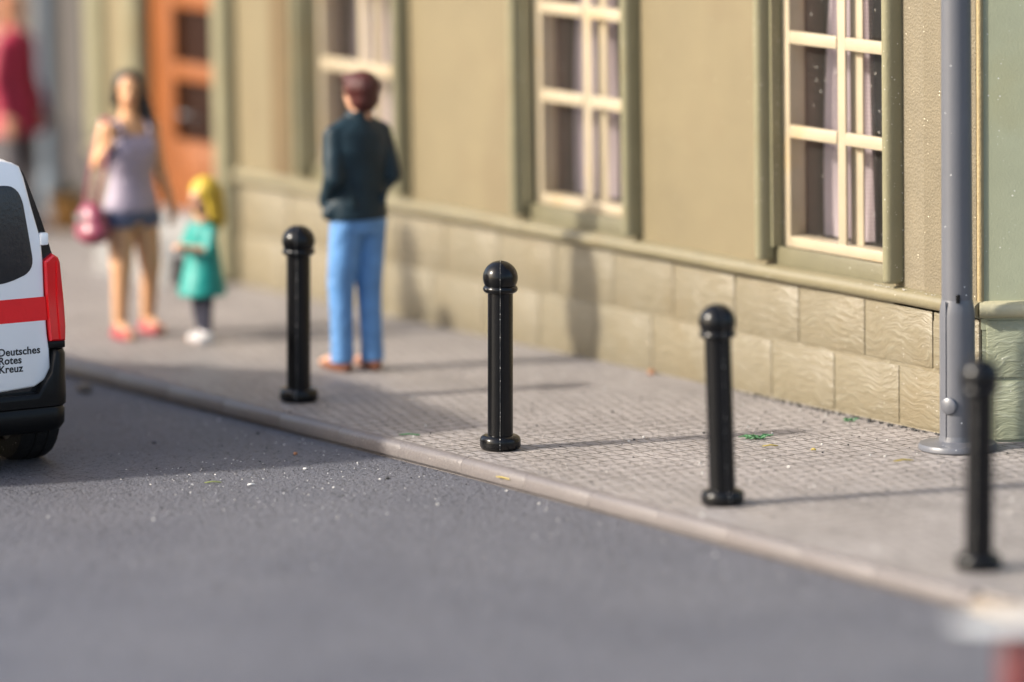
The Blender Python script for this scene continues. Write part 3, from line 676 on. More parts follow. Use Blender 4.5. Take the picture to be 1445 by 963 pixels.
# tail lamps, hinges
TL = [(.784, 1.122), (.836, 1.156), (.862, 1.140), (.872, 1.115), (.889, .92), (.897, .76), (.893, .688), (.806, .690), (.796, .80), (.788, .94)]
for s in (1, -1):
    bm = NB(); n = len(TL)
    c0 = Vector((sum(p[0] for p in TL)/n, sum(p[1] for p in TL)/n))
    def rg(y, k): return [Vector((s*(c0.x+(p[0]-c0.x)*k), y, c0.y+(p[1]-c0.y)*(1-(1-k)*.35))) for p in TL]
    rings = [rg(.22, 1.0), rg(-.02, 1.0), rg(-.048, .97), rg(-.058, .86)]
    rv = loft(bm, rings, cap=False)
    ridge = [bm.verts.new((s*x, -.070, z)) for x, z in ((.824, 1.10), (.842, .92), (.852, .74))]
    last = rv[-1]
    bm.faces.new(last)
    obj('tail_lamp', bm, M['tail_red'], van, smooth=30)
    bm = NB(); prism(bm, [(s*.846, 1.118), (s*.856, 1.112), (s*.874, .76), (s*.866, .70), (s*.856, .70), (s*.842, .93)], -.070, -.05, 'y'); obj('tail_lamp_rib', bm, M['tail_red'], van, smooth=40)
    bm = NB(); box(bm, min(s*.765, s*.812), max(s*.765, s*.812), -.052, -.01, 1.205, 1.272, .01, 2); obj('hinge', bm, M['van_white'], van, smooth=40)
    bm = NB(); box(bm, min(s*.80, s*.893), max(s*.80, s*.893), -.045, .2, .652, .690, .006, 2); obj('lamp_bracket', bm, M['van_black'], van, smooth=40)
# rear bumper: swept section around the tail, rising at the corners
path = []
for i in range(7): path.append((Vector((-.893, .55-.5*i/6+.0)), Vector((-1, 0))))
for i in range(1, 9): a = PI+PI/2*i/8; path.append((Vector((-.80+.095*math.cos(a), .035+.095*math.sin(a))), Vector((math.cos(a), math.sin(a)))))
for i in range(1, 20): path.append((Vector((-.80+1.6*i/20, -.06-.012*math.sin(PI*i/20))), Vector((0, -1))))
for i in range(0, 9): a = -PI/2+PI/2*i/8; path.append((Vector((.80+.095*math.cos(a), .035+.095*math.sin(a))), Vector((math.cos(a), math.sin(a)))))
for i in range(1, 7): path.append((Vector((.893, .05+.5*i/6)), Vector((1, 0))))
bm = NB(); rings = []
for p, nn in path:
    k = min(1, max(0, (abs(p.x)-.765)/.07)); k = k*k*(3-2*k); zt = .425+.225*k
    pr = [(-.10, .215), (-.02, .215), (.006, .25), (.010, .325), (.002, .336), (.002, .342), (.016, .352), (.018, .39), (.018, max(.40, zt-.03)), (.008, zt-.006), (-.02, zt), (-.10, zt)]
    rings.append([Vector((p.x+nn.x*d, p.y+nn.y*d, z)) for d, z in pr])
loft(bm, rings); obj('rear_bumper', bm, M['van_black'], van, smooth=40)
bm = NB(); box(bm, -.84, .84, .1, 3.95, .18, .34, .02); obj('underbody', bm, M['van_black'], van)
bm = NB(); box(bm, -.80, .80, 3.9, 4.12, .2, .62, .05, 3); obj('front_bumper', bm, M['van_black'], van, smooth=40)
for s in (1, -1):
    bm = NB(); ell(bm, (s*.62, 3.98, .78), (.16, .10, .11)); obj('headlight', bm, M['cream'], van, smooth=80)
    bm = NB(); box(bm, min(s*.86, s*1.04), max(s*.86, s*1.04), 2.62, 2.72, 1.02, 1.2, .03, 3); obj('mirror', bm, M['van_black'], van, smooth=40)
    for yw in (.40, 3.15):
        bm = NB(); rr = .305
        prof = [(.19, -.112), (.26, -.118), (.288, -.108), (.301, -.085), (rr, -.05), (rr, -.042), (rr-.006, -.038), (rr-.006, -.03), (rr, -.026), (rr, .026), (rr-.006, .03), (rr-.006, .038), (rr, .042), (rr, .05), (.301, .085), (.288, .108), (.26, .118), (.19, .112)]
        lathe(bm, prof, 48, cap=False)
        bmesh.ops.transform(bm, matrix=Matrix.Translation((s*.815, yw, .303)) @ Matrix.Rotation(R(90), 4, 'Y'), verts=bm.verts)
        wh = obj('wheel', bm, M['tyre'], van, smooth=40)
        bm = NB(); lathe(bm, [(.195, -.09), (.195, .09), (.17, .10), (.05, .07), (.0001, .07)], 32); bmesh.ops.transform(bm, matrix=Matrix.Translation((s*.815, yw, .303)) @ Matrix.Rotation(R(90*s), 4, 'Y'), verts=bm.verts)
        obj('rim', bm, M['rim'], wh, smooth=40)

# ------------------------------------------------------------------ people
def hand(bm, wrist, d, n, t, curl=0.5, s=1.0):
    wrist = Vector(wrist); d = Vector(d).normalized(); n = (Vector(n)-d*Vector(n).dot(d)).normalized(); t = Vector(t); t = (t-d*t.dot(d)-n*t.dot(n)).normalized()
    rot = Matrix((t, d, n)).transposed()
    ell(bm, wrist+d*.045*s, (.040*s, .052*s, .018*s), rot, 14, 10)
    for off, ln in ((.030, .070), (.010, .080), (-.011, .074), (-.031, .056)):
        a = wrist+d*.082*s+t*off*s; m_ = a+(d*math.cos(curl*.5)+n*math.sin(curl*.5)+t*off*1.6)*ln*.5*s
        e = m_+(d*math.cos(curl*1.5)+n*math.sin(curl*1.5)+t*off*.8)*ln*.5*s
        cap_(bm, a-d*.02*s, m_, .0092*s, .0086*s, 10); cap_(bm, m_, e, .0086*s, .0072*s, 10)
    a = wrist+d*.025*s+t*.030*s; m_ = a+(d*.6+t*.75+n*.2)*.045*s; e = m_+(d*.9+t*.25+n*.3)*.034*s
    cap_(bm, a, m_, .0125*s, .0105*s, 10); cap_(bm, m_, e, .0105*s, .0085*s, 10)
def head(bm, c, s=1.0, yaw=0.0):
    """c = centre of the head; +Y is the face"""
    rz = Matrix.Rotation(yaw, 3, 'Z')
    P = lambda x, y, z: Vector(c)+rz @ Vector((x*s, y*s, z*s))
    ell(bm, P(0, -.012, .022), (.073*s, .092*s, .088*s), rz)
    ell(bm, P(0, .018, -.042), (.056*s, .068*s, .068*s), rz)
    ell(bm, P(0, .052, -.084), (.026*s, .026*s, .020*s), rz)
    cap_(bm, P(0, .080, .012), P(0, .100, -.030), .0085*s, .0135*s, 10)
    cap_(bm, P(-.018, .079, -.062), P(.018, .079, -.062), .0075*s, .0075*s, 10)
    for k in (1, -1):
        ell(bm, P(k*.073, -.008, -.010), (.012*s, .020*s, .031*s), rz, 12, 8)
        cap_(bm, P(k*.018, .078, .020), P(k*.045, .068, .020), .009*s, .009*s, 8)
    cap_(bm, P(0, -.012, -.05), P(0, -.022, -.155), .052*s, .056*s)
    return P
def paint_face(bm, P, s):
    eyes = [P(.030, .083, .002), P(-.030, .083, .002)]; mouth = P(0, .090, -.062)
    for f in bm.faces:
        c = f.calc_center_median()
        if any((c-e).length < .0135*s for e in eyes): f.material_index = 1
        elif abs((c-mouth).z) < .008*s and (c-mouth).length < .026*s: f.material_index = 2
def shoe(bm, ankle, toe, r, s=1.0):
    a = Vector(ankle); t = Vector(toe); h = Vector((a.x, a.y, t.z)); d = (t-h); d.z = 0; d.normalize()
    cap_(bm, h-d*.03*s, t-d*.04*s, r*.95, r*.85); cap_(bm, h+d*.02*s, t-d*.02*s, r*.9, r*.75); cap_(bm, a, h, r*.95, r*1.0)
def flat_bottom(bm, z=0.0):
    for v in bm.verts:
        if v.co.z < z: v.co.z = z
def el_rings(bm, spec, n=28):
    loft(bm, [circ((cx, cy, 0), rx, ry, n, z) for z, rx, ry, cx, cy in spec])

def build_man():
    t = thing('person', 'person seen from behind in a dark navy jacket and light blue jeans, hands in pockets', 'person', (-2.76, -1.275, 0), R(90))
    bm = NB()
    P = head(bm, (.020, -.005, 1.605), 1.02, R(14))
    el_rings(bm, [(.84, .12, .09, 0, 0), (.92, .155, .11, 0, 0), (1.05, .14, .09, 0, 0), (1.25, .165, .105, 0, -.01), (1.38, .16, .09, 0, -.01), (1.46, .06, .055, 0, -.01)])
    for k in (1, -1):
        S = (k*.150, -.01, 1.370); E_ = (k*.195, -.06, 1.125); W = (k*.150, .10, .975)
        cap_(bm, S, E_, .046, .038); cap_(bm, E_, W, .040, .027)
        hand(bm, W, (-k*.5, .35, -.75), (-k*.3, -1, -.2), (-k*.6, .5, .6), .5)
    legs = {1: ((.080, 0, .88), (.075, .015, .50), (.060, -.035, .09), (.072, .135, .035)), -1: ((-.085, 0, .88), (-.105, .03, .50), (-.105, .025, .09), (-.125, .200, .035))}
    for k in (1, -1):
        h_, kn, an, to = legs[k]
        cap_(bm, h_, kn, .082, .055); cap_(bm, kn, an, .053, .036); cap_(bm, an, to, .036, .03)
    bm = remesh(bm, .0062, 3); flat_bottom(bm); paint_face(bm, P, 1.0)
    obj('body', bm, [M['skin_pale'], M['eye'], M['lips']], t, smooth=180)
    bm = NB(); rz = Matrix.Rotation(R(14), 3, 'Z')
    ell(bm, P(0, -.030, .034), (.106, .106, .098), rz, 28, 18); ell(bm, P(0, -.045, -.03), (.094, .080, .082), rz); cap_(bm, P(-.05, .045, .088), P(.05, .045, .088), .03, .03)
    for k in (1, -1): cap_(bm, P(k*.072, .01, .04), P(k*.074, .008, -.015), .016, .012)
    hb = remesh(bm, .010, 2); obj('hair', hb, M['hair_brown'], t, smooth=180)
    bm = NB()
    el_rings(bm, [(.885, .192, .140, -.004, 0), (.91, .190, .138, -.004, 0), (1.02, .176, .128, 0, 0), (1.16, .180, .128, 0, -.005), (1.29, .196, .130, 0, -.012), (1.38, .185, .112, 0, -.015), (1.43, .125, .088, 0, -.018), (1.468, .070, .066, 0, -.016), (1.505, .064, .064, 0, -.012)])
    for k in (1, -1):
        cap_(bm, (k*.05, -.014, 1.425), (k*.155, -.014, 1.372), .062, .066); cap_(bm, (k*.155, -.012, 1.365), (k*.193, -.060, 1.13), .068, .062); cap_(bm, (k*.193, -.060, 1.13), (k*.15, .09, .985), .062, .05)
        cap_(bm, (k*.14, -.128, 1.10), (k*.10, -.128, .98), .012, .012)
    cap_(bm, (-.15, 0, .95), (-.185, .01, .925), .06, .045)
    bm = remesh(bm, .0095, 3); obj('jacket', bm, M['jacket'], t, smooth=180)
    bm = NB()
    el_rings(bm, [(.80, .150, .115, 0, 0), (.90, .162, .122, 0, 0), (1.0, .155, .115, 0, 0)])
    for k in (1, -1):
        h_, kn, an, to = legs[k]
        cap_(bm, (k*.080, -.004, .86), kn, .100, .080)
        kn = Vector(kn); an = Vector(an)
        tube(bm, [kn+Vector((0, 0, .06)), kn, kn.lerp(an, .4), kn.lerp(an, .8), (an.x, an.y+.005, .055)], [.077, .077, .069, .066, .071], 18)
    bm = remesh(bm, .0095, 3); obj('jeans', bm, M['jeans'], t, smooth=180)
    for k in (1, -1):
        h_, kn, an, to = legs[k]; bm = NB(); shoe(bm, (an[0], an[1], .075), to, .044); bm = remesh(bm, .008, 2); flat_bottom(bm, .002); obj('shoe', bm, M['tan_shoe'], t, smooth=180)
build_man()

def build_woman():
    t = thing('person', 'person with long black hair in a lilac tank top, denim shorts and red shoes', 'person', (-4.77, -1.635, 0), R(-90))
    bm = NB()
    P = head(bm, (.0, .0, 1.485), .96, R(-28))
    el_rings(bm, [(.66, .115, .09, 0, 0), (.76, .158, .115, 0, -.01), (.86, .145, .10, 0, 0), (.96, .122, .085, 0, .005), (1.12, .145, .105, 0, .005), (1.23, .150, .088, 0, 0), (1.30, .10, .065, 0, -.005), (1.34, .05, .05, 0, -.01)])
    for k in (1, -1): ell(bm, (k*.062, .085, 1.13), (.058, .050, .055))
    S, E_, W = (.160, 0, 1.265), (.205, -.045, 1.05), (.185, .10, 1.20)
    cap_(bm, S, E_, .045, .036); cap_(bm, E_, W, .036, .025); hand(bm, W, (-.25, -.10, .9), (.2, -1, .2), (-.8, .2, .2), 1.1, .92)
    S, E_, W = (-.160, 0, 1.265), (-.215, -.03, 1.005), (-.258, .03, .79)
    cap_(bm, S, E_, .046, .037); cap_(bm, E_, W, .037, .026); hand(bm, W, (-.05, .12, -1), (1, .1, 0), (.1, 1, 0), .5, .92)
    LG = {1: ((.080, 0, .74), (.108, .055, .42), (.118, .035, .085), (.130, .185, .028)), -1: ((-.080, 0, .74), (-.105, .03, .42), (-.128, -.06, .085), (-.140, .085, .028))}
    for k in (1, -1):
        h_, kn, an, to = LG[k]
        cap_(bm, h_, kn, .098, .066); cap_(bm, kn, an, .063, .042); cap_(bm, Vector(kn).lerp(Vector(an), .25)+Vector((0, -.014, 0)), Vector(kn).lerp(Vector(an), .5)+Vector((0, -.01, 0)), .050, .045); cap_(bm, an, to, .034, .026)
    bm = remesh(bm, .0062, 3); flat_bottom(bm); paint_face(bm, P, .96)
    obj('body', bm, [M['skin'], M['eye'], M['lips']], t, smooth=180)
    bm = NB()
    ell(bm, P(0, -.036, .040), (.090, .092, .086), None, 28, 18)
    for k in (1, -1): cap_(bm, P(k*.066, .010, .06), P(k*.082, -.02, -.07), .024, .026)
    cap_(bm, P(-.04, -.065, .0), P(-.105, -.06, -.16), .070, .058); cap_(bm, P(-.105, -.06, -.16), P(-.15, -.05, -.235), .05, .02); cap_(bm, P(.03, -.08, .0), P(.03, -.10, -.16), .06, .04)
    bm = remesh(bm, .009, 2); obj('hair', bm, M['hair_black'], t, smooth=180)
    bm = NB()
    el_rings(bm, [(.765, .180, .135, 0, -.005), (.80, .176, .132, 0, -.003), (.90, .152, .112, 0, .002), (.97, .140, .104, 0, .006), (1.08, .160, .128, 0, .014), (1.16, .166, .128, 0, .012), (1.20, .160, .105, 0, .002), (1.225, .150, .09, 0, 0)])
    for k in (1, -1):
        ell(bm, (k*.062, .088, 1.13), (.066, .056, .062))
        tube(bm, [(k*.085, .098, 1.18), (k*.092, .085, 1.245), (k*.095, .03, 1.305), (k*.092, -.05, 1.29), (k*.08, -.085, 1.20)], .017, 10)
    bm = remesh(bm, .0085, 2); obj('tank_top', bm, M['lilac'], t, smooth=180)
    bm = NB(); el_rings(bm, [(.70, .165, .128, 0, -.005), (.76, .172, .13, 0, -.006), (.82, .160, .118, 0, -.004)])
    for k in (1, -1): tube(bm, [(k*.083, .0, .76), (k*.088, .012, .70), (k*.092, .02, .655)], [.100, .100, .098], 20)
    bm = remesh(bm, .0085, 2); obj('shorts', bm, M['denim'], t, smooth=180)
    for k in (1, -1):
        h_, kn, an, to = LG[k]; bm = NB(); shoe(bm, (an[0], an[1], .062), to, .049); bm = remesh(bm, .0075, 2); flat_bottom(bm, .002); obj('shoe', bm, M['shoe_red'], t, smooth=180)
    # shoulder bag, a thing of its own
    g = thing('handbag', 'glossy crimson shoulder bag hanging at the hip of the person in the lilac top', 'bag', (-4.77, -1.635, 0), R(-90))
    bm = NB(); ell(bm, (.285, .02, .715), (.085, .12, .125)); ell(bm, (.285, .03, .66), (.10, .14, .085)); bm = remesh(bm, .012, 3); obj('pouch', bm, M['bag'], g, smooth=180)
    bm = NB(); tube(bm, [(.275, -.07, .80), (.245, -.075, .95), (.215, -.06, 1.12), (.165, -.03, 1.325), (.150, .02, 1.330), (.175, .075, 1.25), (.225, .095, 1.05), (.262, .085, .92), (.28, .08, .80)], .013, 10); obj('strap', bm, M['bag'], g, smooth=80)
    bm = NB(); box(bm, .365, .378, -.02, .06, .72, .77, .006); obj('clasp', bm, M['rim'], g, smooth=40)
build_woman()

def build_child():
    t = thing('person', 'small person with long yellow hair in a teal dress, dark leggings and white shoes', 'person', (-4.29, -1.425, 0), R(190))
    bm = NB()
    P = head(bm, (0, .0, .868), .86)
    el_rings(bm, [(.36, .09, .075, 0, 0), (.45, .092, .075, 0, 0), (.55, .085, .066, 0, 0), (.65, .085, .062, 0, 0), (.70, .05, .045, 0, 0)])
    for k in (1, -1):
        S, E_, W = (k*.085, 0, .67), (k*.112, .05, .565), (k*.045, .145, .585)
        cap_(bm, S, E_, .030, .025); cap_(bm, E_, W, .025, .019); hand(bm, W, (-k*.5, .7, .25), (0, -.3, -1), (-k*.5, .3, .8), .8, .62)
    LG = {1: ((.043, 0, .40), (.046, .01, .22), (.045, -.012, .05), (.052, .075, .022)), -1: ((-.043, 0, .40), (-.046, .02, .22), (-.048, .022, .05), (-.058, .108, .022))}
    for k in (1, -1):
        h_, kn, an, to = LG[k]; cap_(bm, h_, kn, .044, .033); cap_(bm, kn, an, .032, .024); cap_(bm, an, to, .022, .018)
    bm = remesh(bm, .0052, 3); flat_bottom(bm); paint_face(bm, P, .86)
    obj('body', bm, [M['skin_pale'], M['eye'], M['lips']], t, smooth=180)
    bm = NB()
    ell(bm, P(0, -.036, .042), (.092, .094, .092), None, 28, 18)
    for k in (1, -1): cap_(bm, P(k*.068, .0, .05), P(k*.082, -.03, -.12), .026, .03)
    cap_(bm, P(0, -.085, .02), P(0, -.118, -.16), .078, .066); cap_(bm, P(0, -.098, -.16), P(0, -.10, -.25), .062, .03)
    bm = remesh(bm, .008, 2); obj('hair', bm, M['hair_yellow'], t, smooth=180)
    bm = NB()
    el_rings(bm, [(.285, .146, .146, 0, .01), (.31, .146, .144, 0, .01), (.40, .128, .122, 0, .006), (.50, .115, .100, 0, 0), (.60, .105, .085, 0, 0), (.67, .098, .074, 0, 0), (.715, .055, .052, 0, 0)])
    for k in (1, -1): cap_(bm, (k*.086, 0, .672), (k*.112, .045, .57), .040, .038)
    bm = remesh(bm, .007, 2); obj('dress', bm, M['teal'], t, smooth=180)
    bm = NB(); el_rings(bm, [(.34, .092, .08, 0, 0), (.42, .096, .08, 0, 0)])
    for k in (1, -1):
        h_, kn, an, to = LG[k]; cap_(bm, h_, kn, .050, .040); cap_(bm, kn, (an[0], an[1], .07), .039, .030)
    bm = remesh(bm, .007, 2); obj('leggings', bm, M['leggings'], t, smooth=180)
    for k in (1, -1):
        h_, kn, an, to = LG[k]; bm = NB(); shoe(bm, (an[0], an[1], .045), to, .038, .7); bm = remesh(bm, .006, 2); flat_bottom(bm, .002); obj('shoe', bm, M['shoe_white'], t, smooth=180)
build_child()

def build_far():
    t = thing('person', 'person in a crimson coat and grey trousers, cut by the left edge of the photo', 'person', (-9.50, 0.12, 0), R(-62))
    bm = NB()
    P = head(bm, (0, .0, 1.54), .98)
    el_rings(bm, [(.74, .12, .09, 0, 0), (.86, .155, .11, 0, 0), (1.0, .14, .09, 0, 0), (1.2, .165, .105, 0, 0), (1.32, .15, .085, 0, 0), (1.39, .06, .055, 0, 0)])
    for k in (1, -1):
        S, E_, W = (k*.17, 0, 1.31), (k*.225, -.02, 1.04), (k*.23, .06, .82)
        cap_(bm, S, E_, .048, .038); cap_(bm, E_, W, .038, .026); hand(bm, W, (0, .15, -1), (-k, 0, 0), (0, 1, 0), .5)
    LG = {1: ((.08, 0, .82), (.095, .02, .46), (.095, -.02, .085), (.11, .14, .03)), -1: ((-.08, 0, .82), (-.095, .03, .46), (-.1, .03, .085), (-.115, .19, .03))}
    for k in (1, -1):
        h_, kn, an, to = LG[k]; cap_(bm, h_, kn, .080, .055); cap_(bm, kn, an, .053, .036); cap_(bm, an, to, .034, .028)
    bm = remesh(bm, .0065, 3); flat_bottom(bm); paint_face(bm, P, 1)
    obj('body', bm, [M['skin_pale'], M['eye'], M['lips']], t, smooth=180)
    bm = NB(); ell(bm, P(0, -.034, .040), (.092, .094, .088)); cap_(bm, P(0, -.07, .0), P(0, -.075, -.11), .066, .055)
    for k in (1, -1): cap_(bm, P(k*.068, .01, .05), P(k*.078, -.01, -.05), .022, .02)
    bm = remesh(bm, .010, 2); obj('hair', bm, M['hair_ginger'], t, smooth=180)
    bm = NB(); el_rings(bm, [(.69, .215, .165, 0, 0), (.72, .213, .163, 0, 0), (.85, .195, .145, 0, 0), (1.0, .172, .125, 0, 0), (1.2, .192, .132, 0, 0), (1.31, .18, .108, 0, 0), (1.37, .10, .08, 0, 0), (1.41, .068, .066, 0, 0)])
    for k in (1, -1): cap_(bm, (k*.168, 0, 1.30), (k*.225, -.02, 1.05), .064, .056); cap_(bm, (k*.225, -.02, 1.05), (k*.23, .05, .86), .056, .046)
    bm = remesh(bm, .010, 2); obj('coat', bm, M['coat_red'], t, smooth=180)
    bm = NB(); el_rings(bm, [(.70, .15, .11, 0, 0), (.86, .16, .12, 0, 0)])
    for k in (1, -1):
        h_, kn, an, to = LG[k]; cap_(bm, h_, kn, .092, .072); cap_(bm, kn, (an[0], an[1], .1), .071, .06)
    bm = remesh(bm, .010, 2); obj('trousers', bm, M['trouser_grey'], t, smooth=180)
    for k in (1, -1):
        h_, kn, an, to = LG[k]; bm = NB(); shoe(bm, (an[0], an[1], .07), to, .042); bm = remesh(bm, .008, 2); flat_bottom(bm, .002); obj('shoe', bm, M['leggings'], t, smooth=180)
build_far()

# ------------------------------------------------------------------ small things
pot = thing('planter_pot', 'small ochre pot by the wall behind the person in the lilac top', 'pot', (-9.40, .45, 0))
bm = NB(); lathe(bm, [(.09, 0), (.10, .01), (.13, .20), (.145, .205), (.145, .24), (.12, .24), (.115, .21)], 28); obj('pot_body', bm, M['pot'], pot, smooth=40)
bm = NB(); lathe(bm, [(.116, .20), (.116, .215)], 24); obj('soil', bm, M['soil'], pot)
bm = NB()
for k in range(26):
    a = random.uniform(0, 2*PI); l = random.uniform(.06, .13); p = Vector((.05*math.cos(a), .05*math.sin(a), .21)); q = p+Vector((l*.8*math.cos(a), l*.8*math.sin(a), l))
    u = Vector((-math.sin(a), math.cos(a), 0))*.014; m_ = p.lerp(q, .5)
    bm.faces.new([bm.verts.new(p), bm.verts.new(m_+u), bm.verts.new(q), bm.verts.new(m_-u)])
obj('leaves', bm, M['leaf'], pot)

cp = thing('capped_post', 'red post with a broad oval white cap, cut off at the lower right corner', 'post', (7.62, -4.62, ROADZ+.0))
bm = NB(); lathe(bm, [(.17, 0), (.17, .03), (.100, .05), (.092, .67), (.08, .695)], 36); obj('shaft', bm, M['post_red'], cp, smooth=40)
bm = NB(); lathe(bm, [(.09, .690), (.22, .693), (.292, .699), (.293, .702), (.22, .708), (.12, .714), (.0005, .716)], 40); bmesh.ops.transform(bm, matrix=Matrix.Rotation(.99395, 4, 'Z') @ Matrix.Diagonal((1.0, .5, 1.0, 1.0)), verts=bm.verts)
obj('cap', bm, M['cap_white'], cp, smooth=50)

def fibre(name, label, cat, m, x, y, z, ang, ln, r=.005, bend=.3, hop=.006):
    r *= .62; ln *= .9
    bm = NB(); pts = []
    for k in range(7):
        s = k/6-.5; a = ang+bend*s*2
        pts.append(Vector((x+math.cos(ang)*ln*s-math.sin(ang)*bend*ln*(s*s-.1), y+math.sin(ang)*ln*s+math.cos(ang)*bend*ln*(s*s-.1), z+r+hop*max(0, 1-abs(s)*2.2))))
    tube(bm, pts, [r*.5]+[r]*5+[r*.5], 7)
    c = Vector((x, y, z)); bmesh.ops.transform(bm, matrix=Matrix.Translation(-c), verts=bm.verts)
    o = obj(name, bm, m, smooth=60); o.location = c
    return tag(o, label, cat)
iv = math.atan2(RIGHT.y, RIGHT.x)
fibre('fibre', 'yellow fibre clinging to the kerb face below the sharp bollard', 'fibre', M['fib_yellow'], .548, -2.455, -.045, R(5), .13, .006, .1, .004)
fibre('fibre', 'long yellow fibre on the setts right of the green tuft', 'fibre', M['fib_yellow'], .831, -.955, .002, iv+.1, .095, .006)
fibre('fibre', 'tiny yellow fibre curled on the setts between two longer ones', 'fibre', M['fib_yellow'], 1.079, -.855, .002, iv-.4, .030, .009, .6)
fibre('fibre', 'yellow fibre on the setts in front of the lamp post foot', 'fibre', M['fib_yellow'], 1.63, -.681, .002, iv+.25, .12, .007, .1)
fibre('fibre', 'lime green fibre on the road beside the shadow of the van', 'fibre', M['fib_lime'], -.53, -3.56, ROADZ+.002, iv+.1, .10, .006, .15)
fibre('fibre', 'white squiggle of fibre on the road right of the lime one', 'fibre', M['fib_white'], -.344, -3.436, ROADZ+.002, iv+.2, .045, .007, .9)
fibre('fibre', 'faint green fibre on the kerb top left of the sharp bollard', 'fibre', M['fib_green'], -.65, -2.27, .003, iv-.2, .13, .006, .15)
def crumb(name, label, cat, m, x, y, z, r, flat=.7):
    bm = NB(); bmesh.ops.create_icosphere(bm, subdivisions=2, radius=r)
    for v in bm.verts: v.co *= random.uniform(.75, 1.15)
    for v in bm.verts: v.co.z = v.co.z*flat+r*flat*.8
    o = obj(name, bm, m, smooth=50); o.location = (x, y, z); return tag(o, label, cat)
crumb('crumb', 'orange crumb at the foot of the plinth', 'crumb', M['fib_orange'], -1.585, -.05, .001, .024)
crumb('crumb', 'small orange crumb on the shaded road by the kerb', 'crumb', M['fib_orange'], -1.025, -2.76, ROADZ+.001, .013)
crumb('crumb', 'pale buff crumb on the far end of the road by the kerb', 'crumb', M['kerb_pale'], -3.62, -2.62, ROADZ+.001, .045)
def tuft(label, x, y, n, rad):
    bm = NB()
    for k in range(n):
        a = random.uniform(0, 2*PI); p = Vector((random.gauss(0, rad*.5), random.gauss(0, rad*.25), .004)); q = p+Vector((math.cos(a)*rad*.8, math.sin(a)*rad*.4, random.uniform(.004, .02)))
        tube(bm, [p, p.lerp(q, .5)+Vector((0, 0, .008)), q], [.004, .004, .002], 5)
    bmesh.ops.rotate(bm, matrix=Matrix.Rotation(iv, 3, 'Z'), verts=bm.verts)
    o = obj('grass_tuft', bm, M['fib_green'], smooth=60); o.location = (x, y, 0.002); tag(o, label, 'grass tuft')
tuft('green flock tuft on the setts beside the third bollard', .582, -.874, 26, .075)
tuft('tiny green flock tuft close to the foot of the plinth', .447, -.161, 10, .04)

# loose grit that nobody could count
bm = NB()
def bit(bm, x, y, z, r, mi):
    q = bmesh.ops.create_icosphere(bm, subdivisions=1, radius=r, matrix=Matrix.Translation((x, y, z+r*.5)) @ Matrix.Rotation(random.uniform(0, 6), 4, 'Z') @ Matrix.Diagonal((random.uniform(.6, 1.5), random.uniform(.6, 1.3), random.uniform(.4, .8), 1)))
    for f in set(f for w in q['verts'] for f in w.link_faces): f.material_index = mi
for k in range(620):
    x = random.uniform(-3.5, 7); y = random.uniform(-8.5, -2.46)
    if random.random() < .35: y = -2.47-abs(random.gauss(0, .35))
    bit(bm, x, y, ROADZ, random.choice((.0028, .0032, .004, .0045, .006)) if random.random() < .97 else .011, 0 if random.random() < .62 else 1)
for k in range(150):
    bit(bm, random.uniform(-1.2, .8), random.uniform(-3.9, -3.0), ROADZ, random.choice((.0028, .0035, .0045)), 0 if random.random() < .7 else 1)
for k in range(260):
    x = random.uniform(-3, 5); y = random.uniform(-2.4, -.02)
    bit(bm, x, y, 0, random.choice((.003, .004, .006, .008)), 0 if random.random() < .6 else 1)
for k in range(160):
    x = random.uniform(-1, 1.4); bit(bm, x, -.03-abs(random.gauss(0, .02)), 0, random.choice((.004, .007, .010)), 1)
for k in range(90):
    x = random.uniform(.5, 1.4); bit(bm, x, random.uniform(-.055, -.004), .748, random.choice((.002, .003, .004)), 0)
g = obj('grit', bm, [M['grit_w'], M['grit_d']], kind='stuff')
g['label'] = 'loose white and dark grit scattered over road and setts'; g['category'] = 'grit'

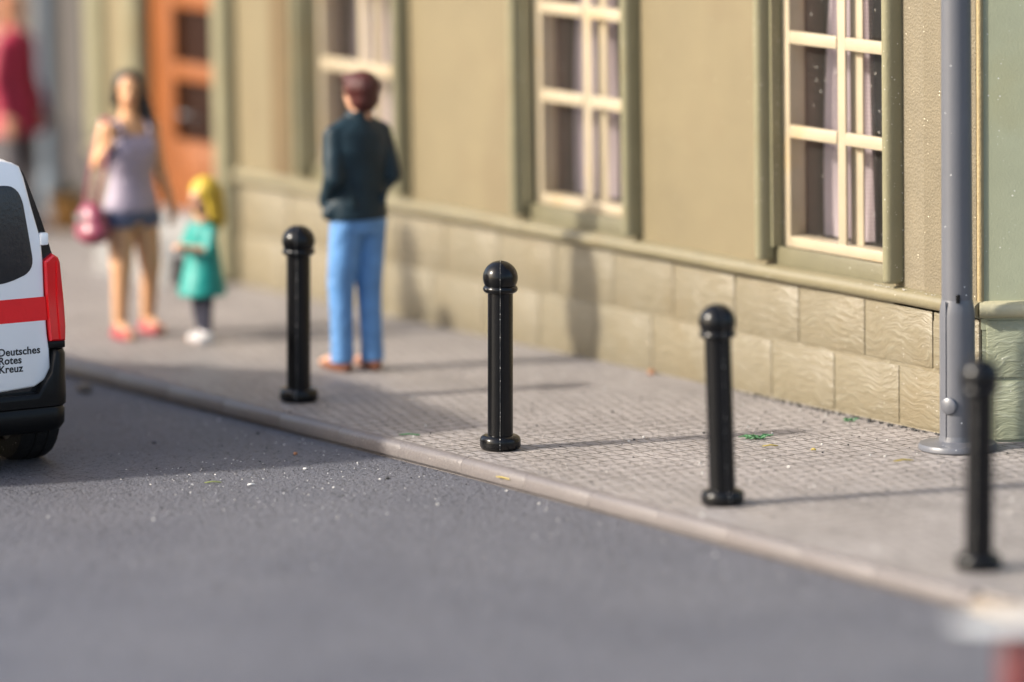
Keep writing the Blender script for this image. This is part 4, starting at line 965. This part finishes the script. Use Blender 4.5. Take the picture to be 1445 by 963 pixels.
# ------------------------------------------------------------------ light, sky, camera
w = bpy.data.worlds.new('World'); scene.world = w; w.use_nodes = True
nt = w.node_tree; bg = nt.nodes['Background']
sky = nt.nodes.new('ShaderNodeTexSky'); sky.sky_type = 'NISHITA'; sky.sun_disc = False
ELEV = 31.0
sv = Vector((-.33, -1.0, 0)).normalized()
sky.sun_elevation = R(ELEV); sky.sun_rotation = math.atan2(sv.x, sv.y) % (2*PI)
sky.air_density = 1.0; sky.dust_density = 3.0; sky.ozone_density = 0.8
nt.links.new(sky.outputs[0], bg.inputs[0]); bg.inputs[1].default_value = 0.125
sl = bpy.data.lights.new('sun', 'SUN'); sl.energy = 3.05; sl.angle = R(2.2); sl.color = (1.0, 0.93, 0.82)
so = bpy.data.objects.new('sun', sl); COL.objects.link(so)
sd = Vector((sv.x*math.cos(R(ELEV)), sv.y*math.cos(R(ELEV)), math.sin(R(ELEV))))
so.rotation_euler = sd.to_track_quat('Z', 'Y').to_euler(); so.location = sd*30

cd = bpy.data.cameras.new('camera'); cam = bpy.data.objects.new('camera', cd); COL.objects.link(cam); scene.camera = cam
yaw, pit, rol = 0.99395, 0.15017, 0.01561
cam.location = (24.77435, -18.14788, 5.04137)
Fv = Vector((-math.sin(yaw)*math.cos(pit), math.cos(yaw)*math.cos(pit), -math.sin(pit)))
R0 = Vector((math.cos(yaw), math.sin(yaw), 0)); U0 = R0.cross(Fv)
Rv = R0*math.cos(rol)-U0*math.sin(rol); Uv = U0*math.cos(rol)+R0*math.sin(rol)
mw = Matrix((Rv, Uv, -Fv)).transposed().to_4x4(); mw.translation = cam.location
cam.matrix_world = mw
cd.sensor_fit = 'HORIZONTAL'; cd.sensor_width = 36; cd.lens = 8000/1445*36
cd.clip_start = 0.5; cd.clip_end = 2000
cd.dof.use_dof = True; cd.dof.focus_distance = 29.93; cd.dof.aperture_fstop = 0.34
scene.view_settings.view_transform = 'Standard'; scene.view_settings.look = 'None'
scene.view_settings.exposure = 1.3; scene.view_settings.gamma = 1.0
scene.render.engine = 'CYCLES'
scene.cycles.use_denoising = True
scene.cycles.max_bounces = 8; scene.cycles.transparent_max_bounces = 12
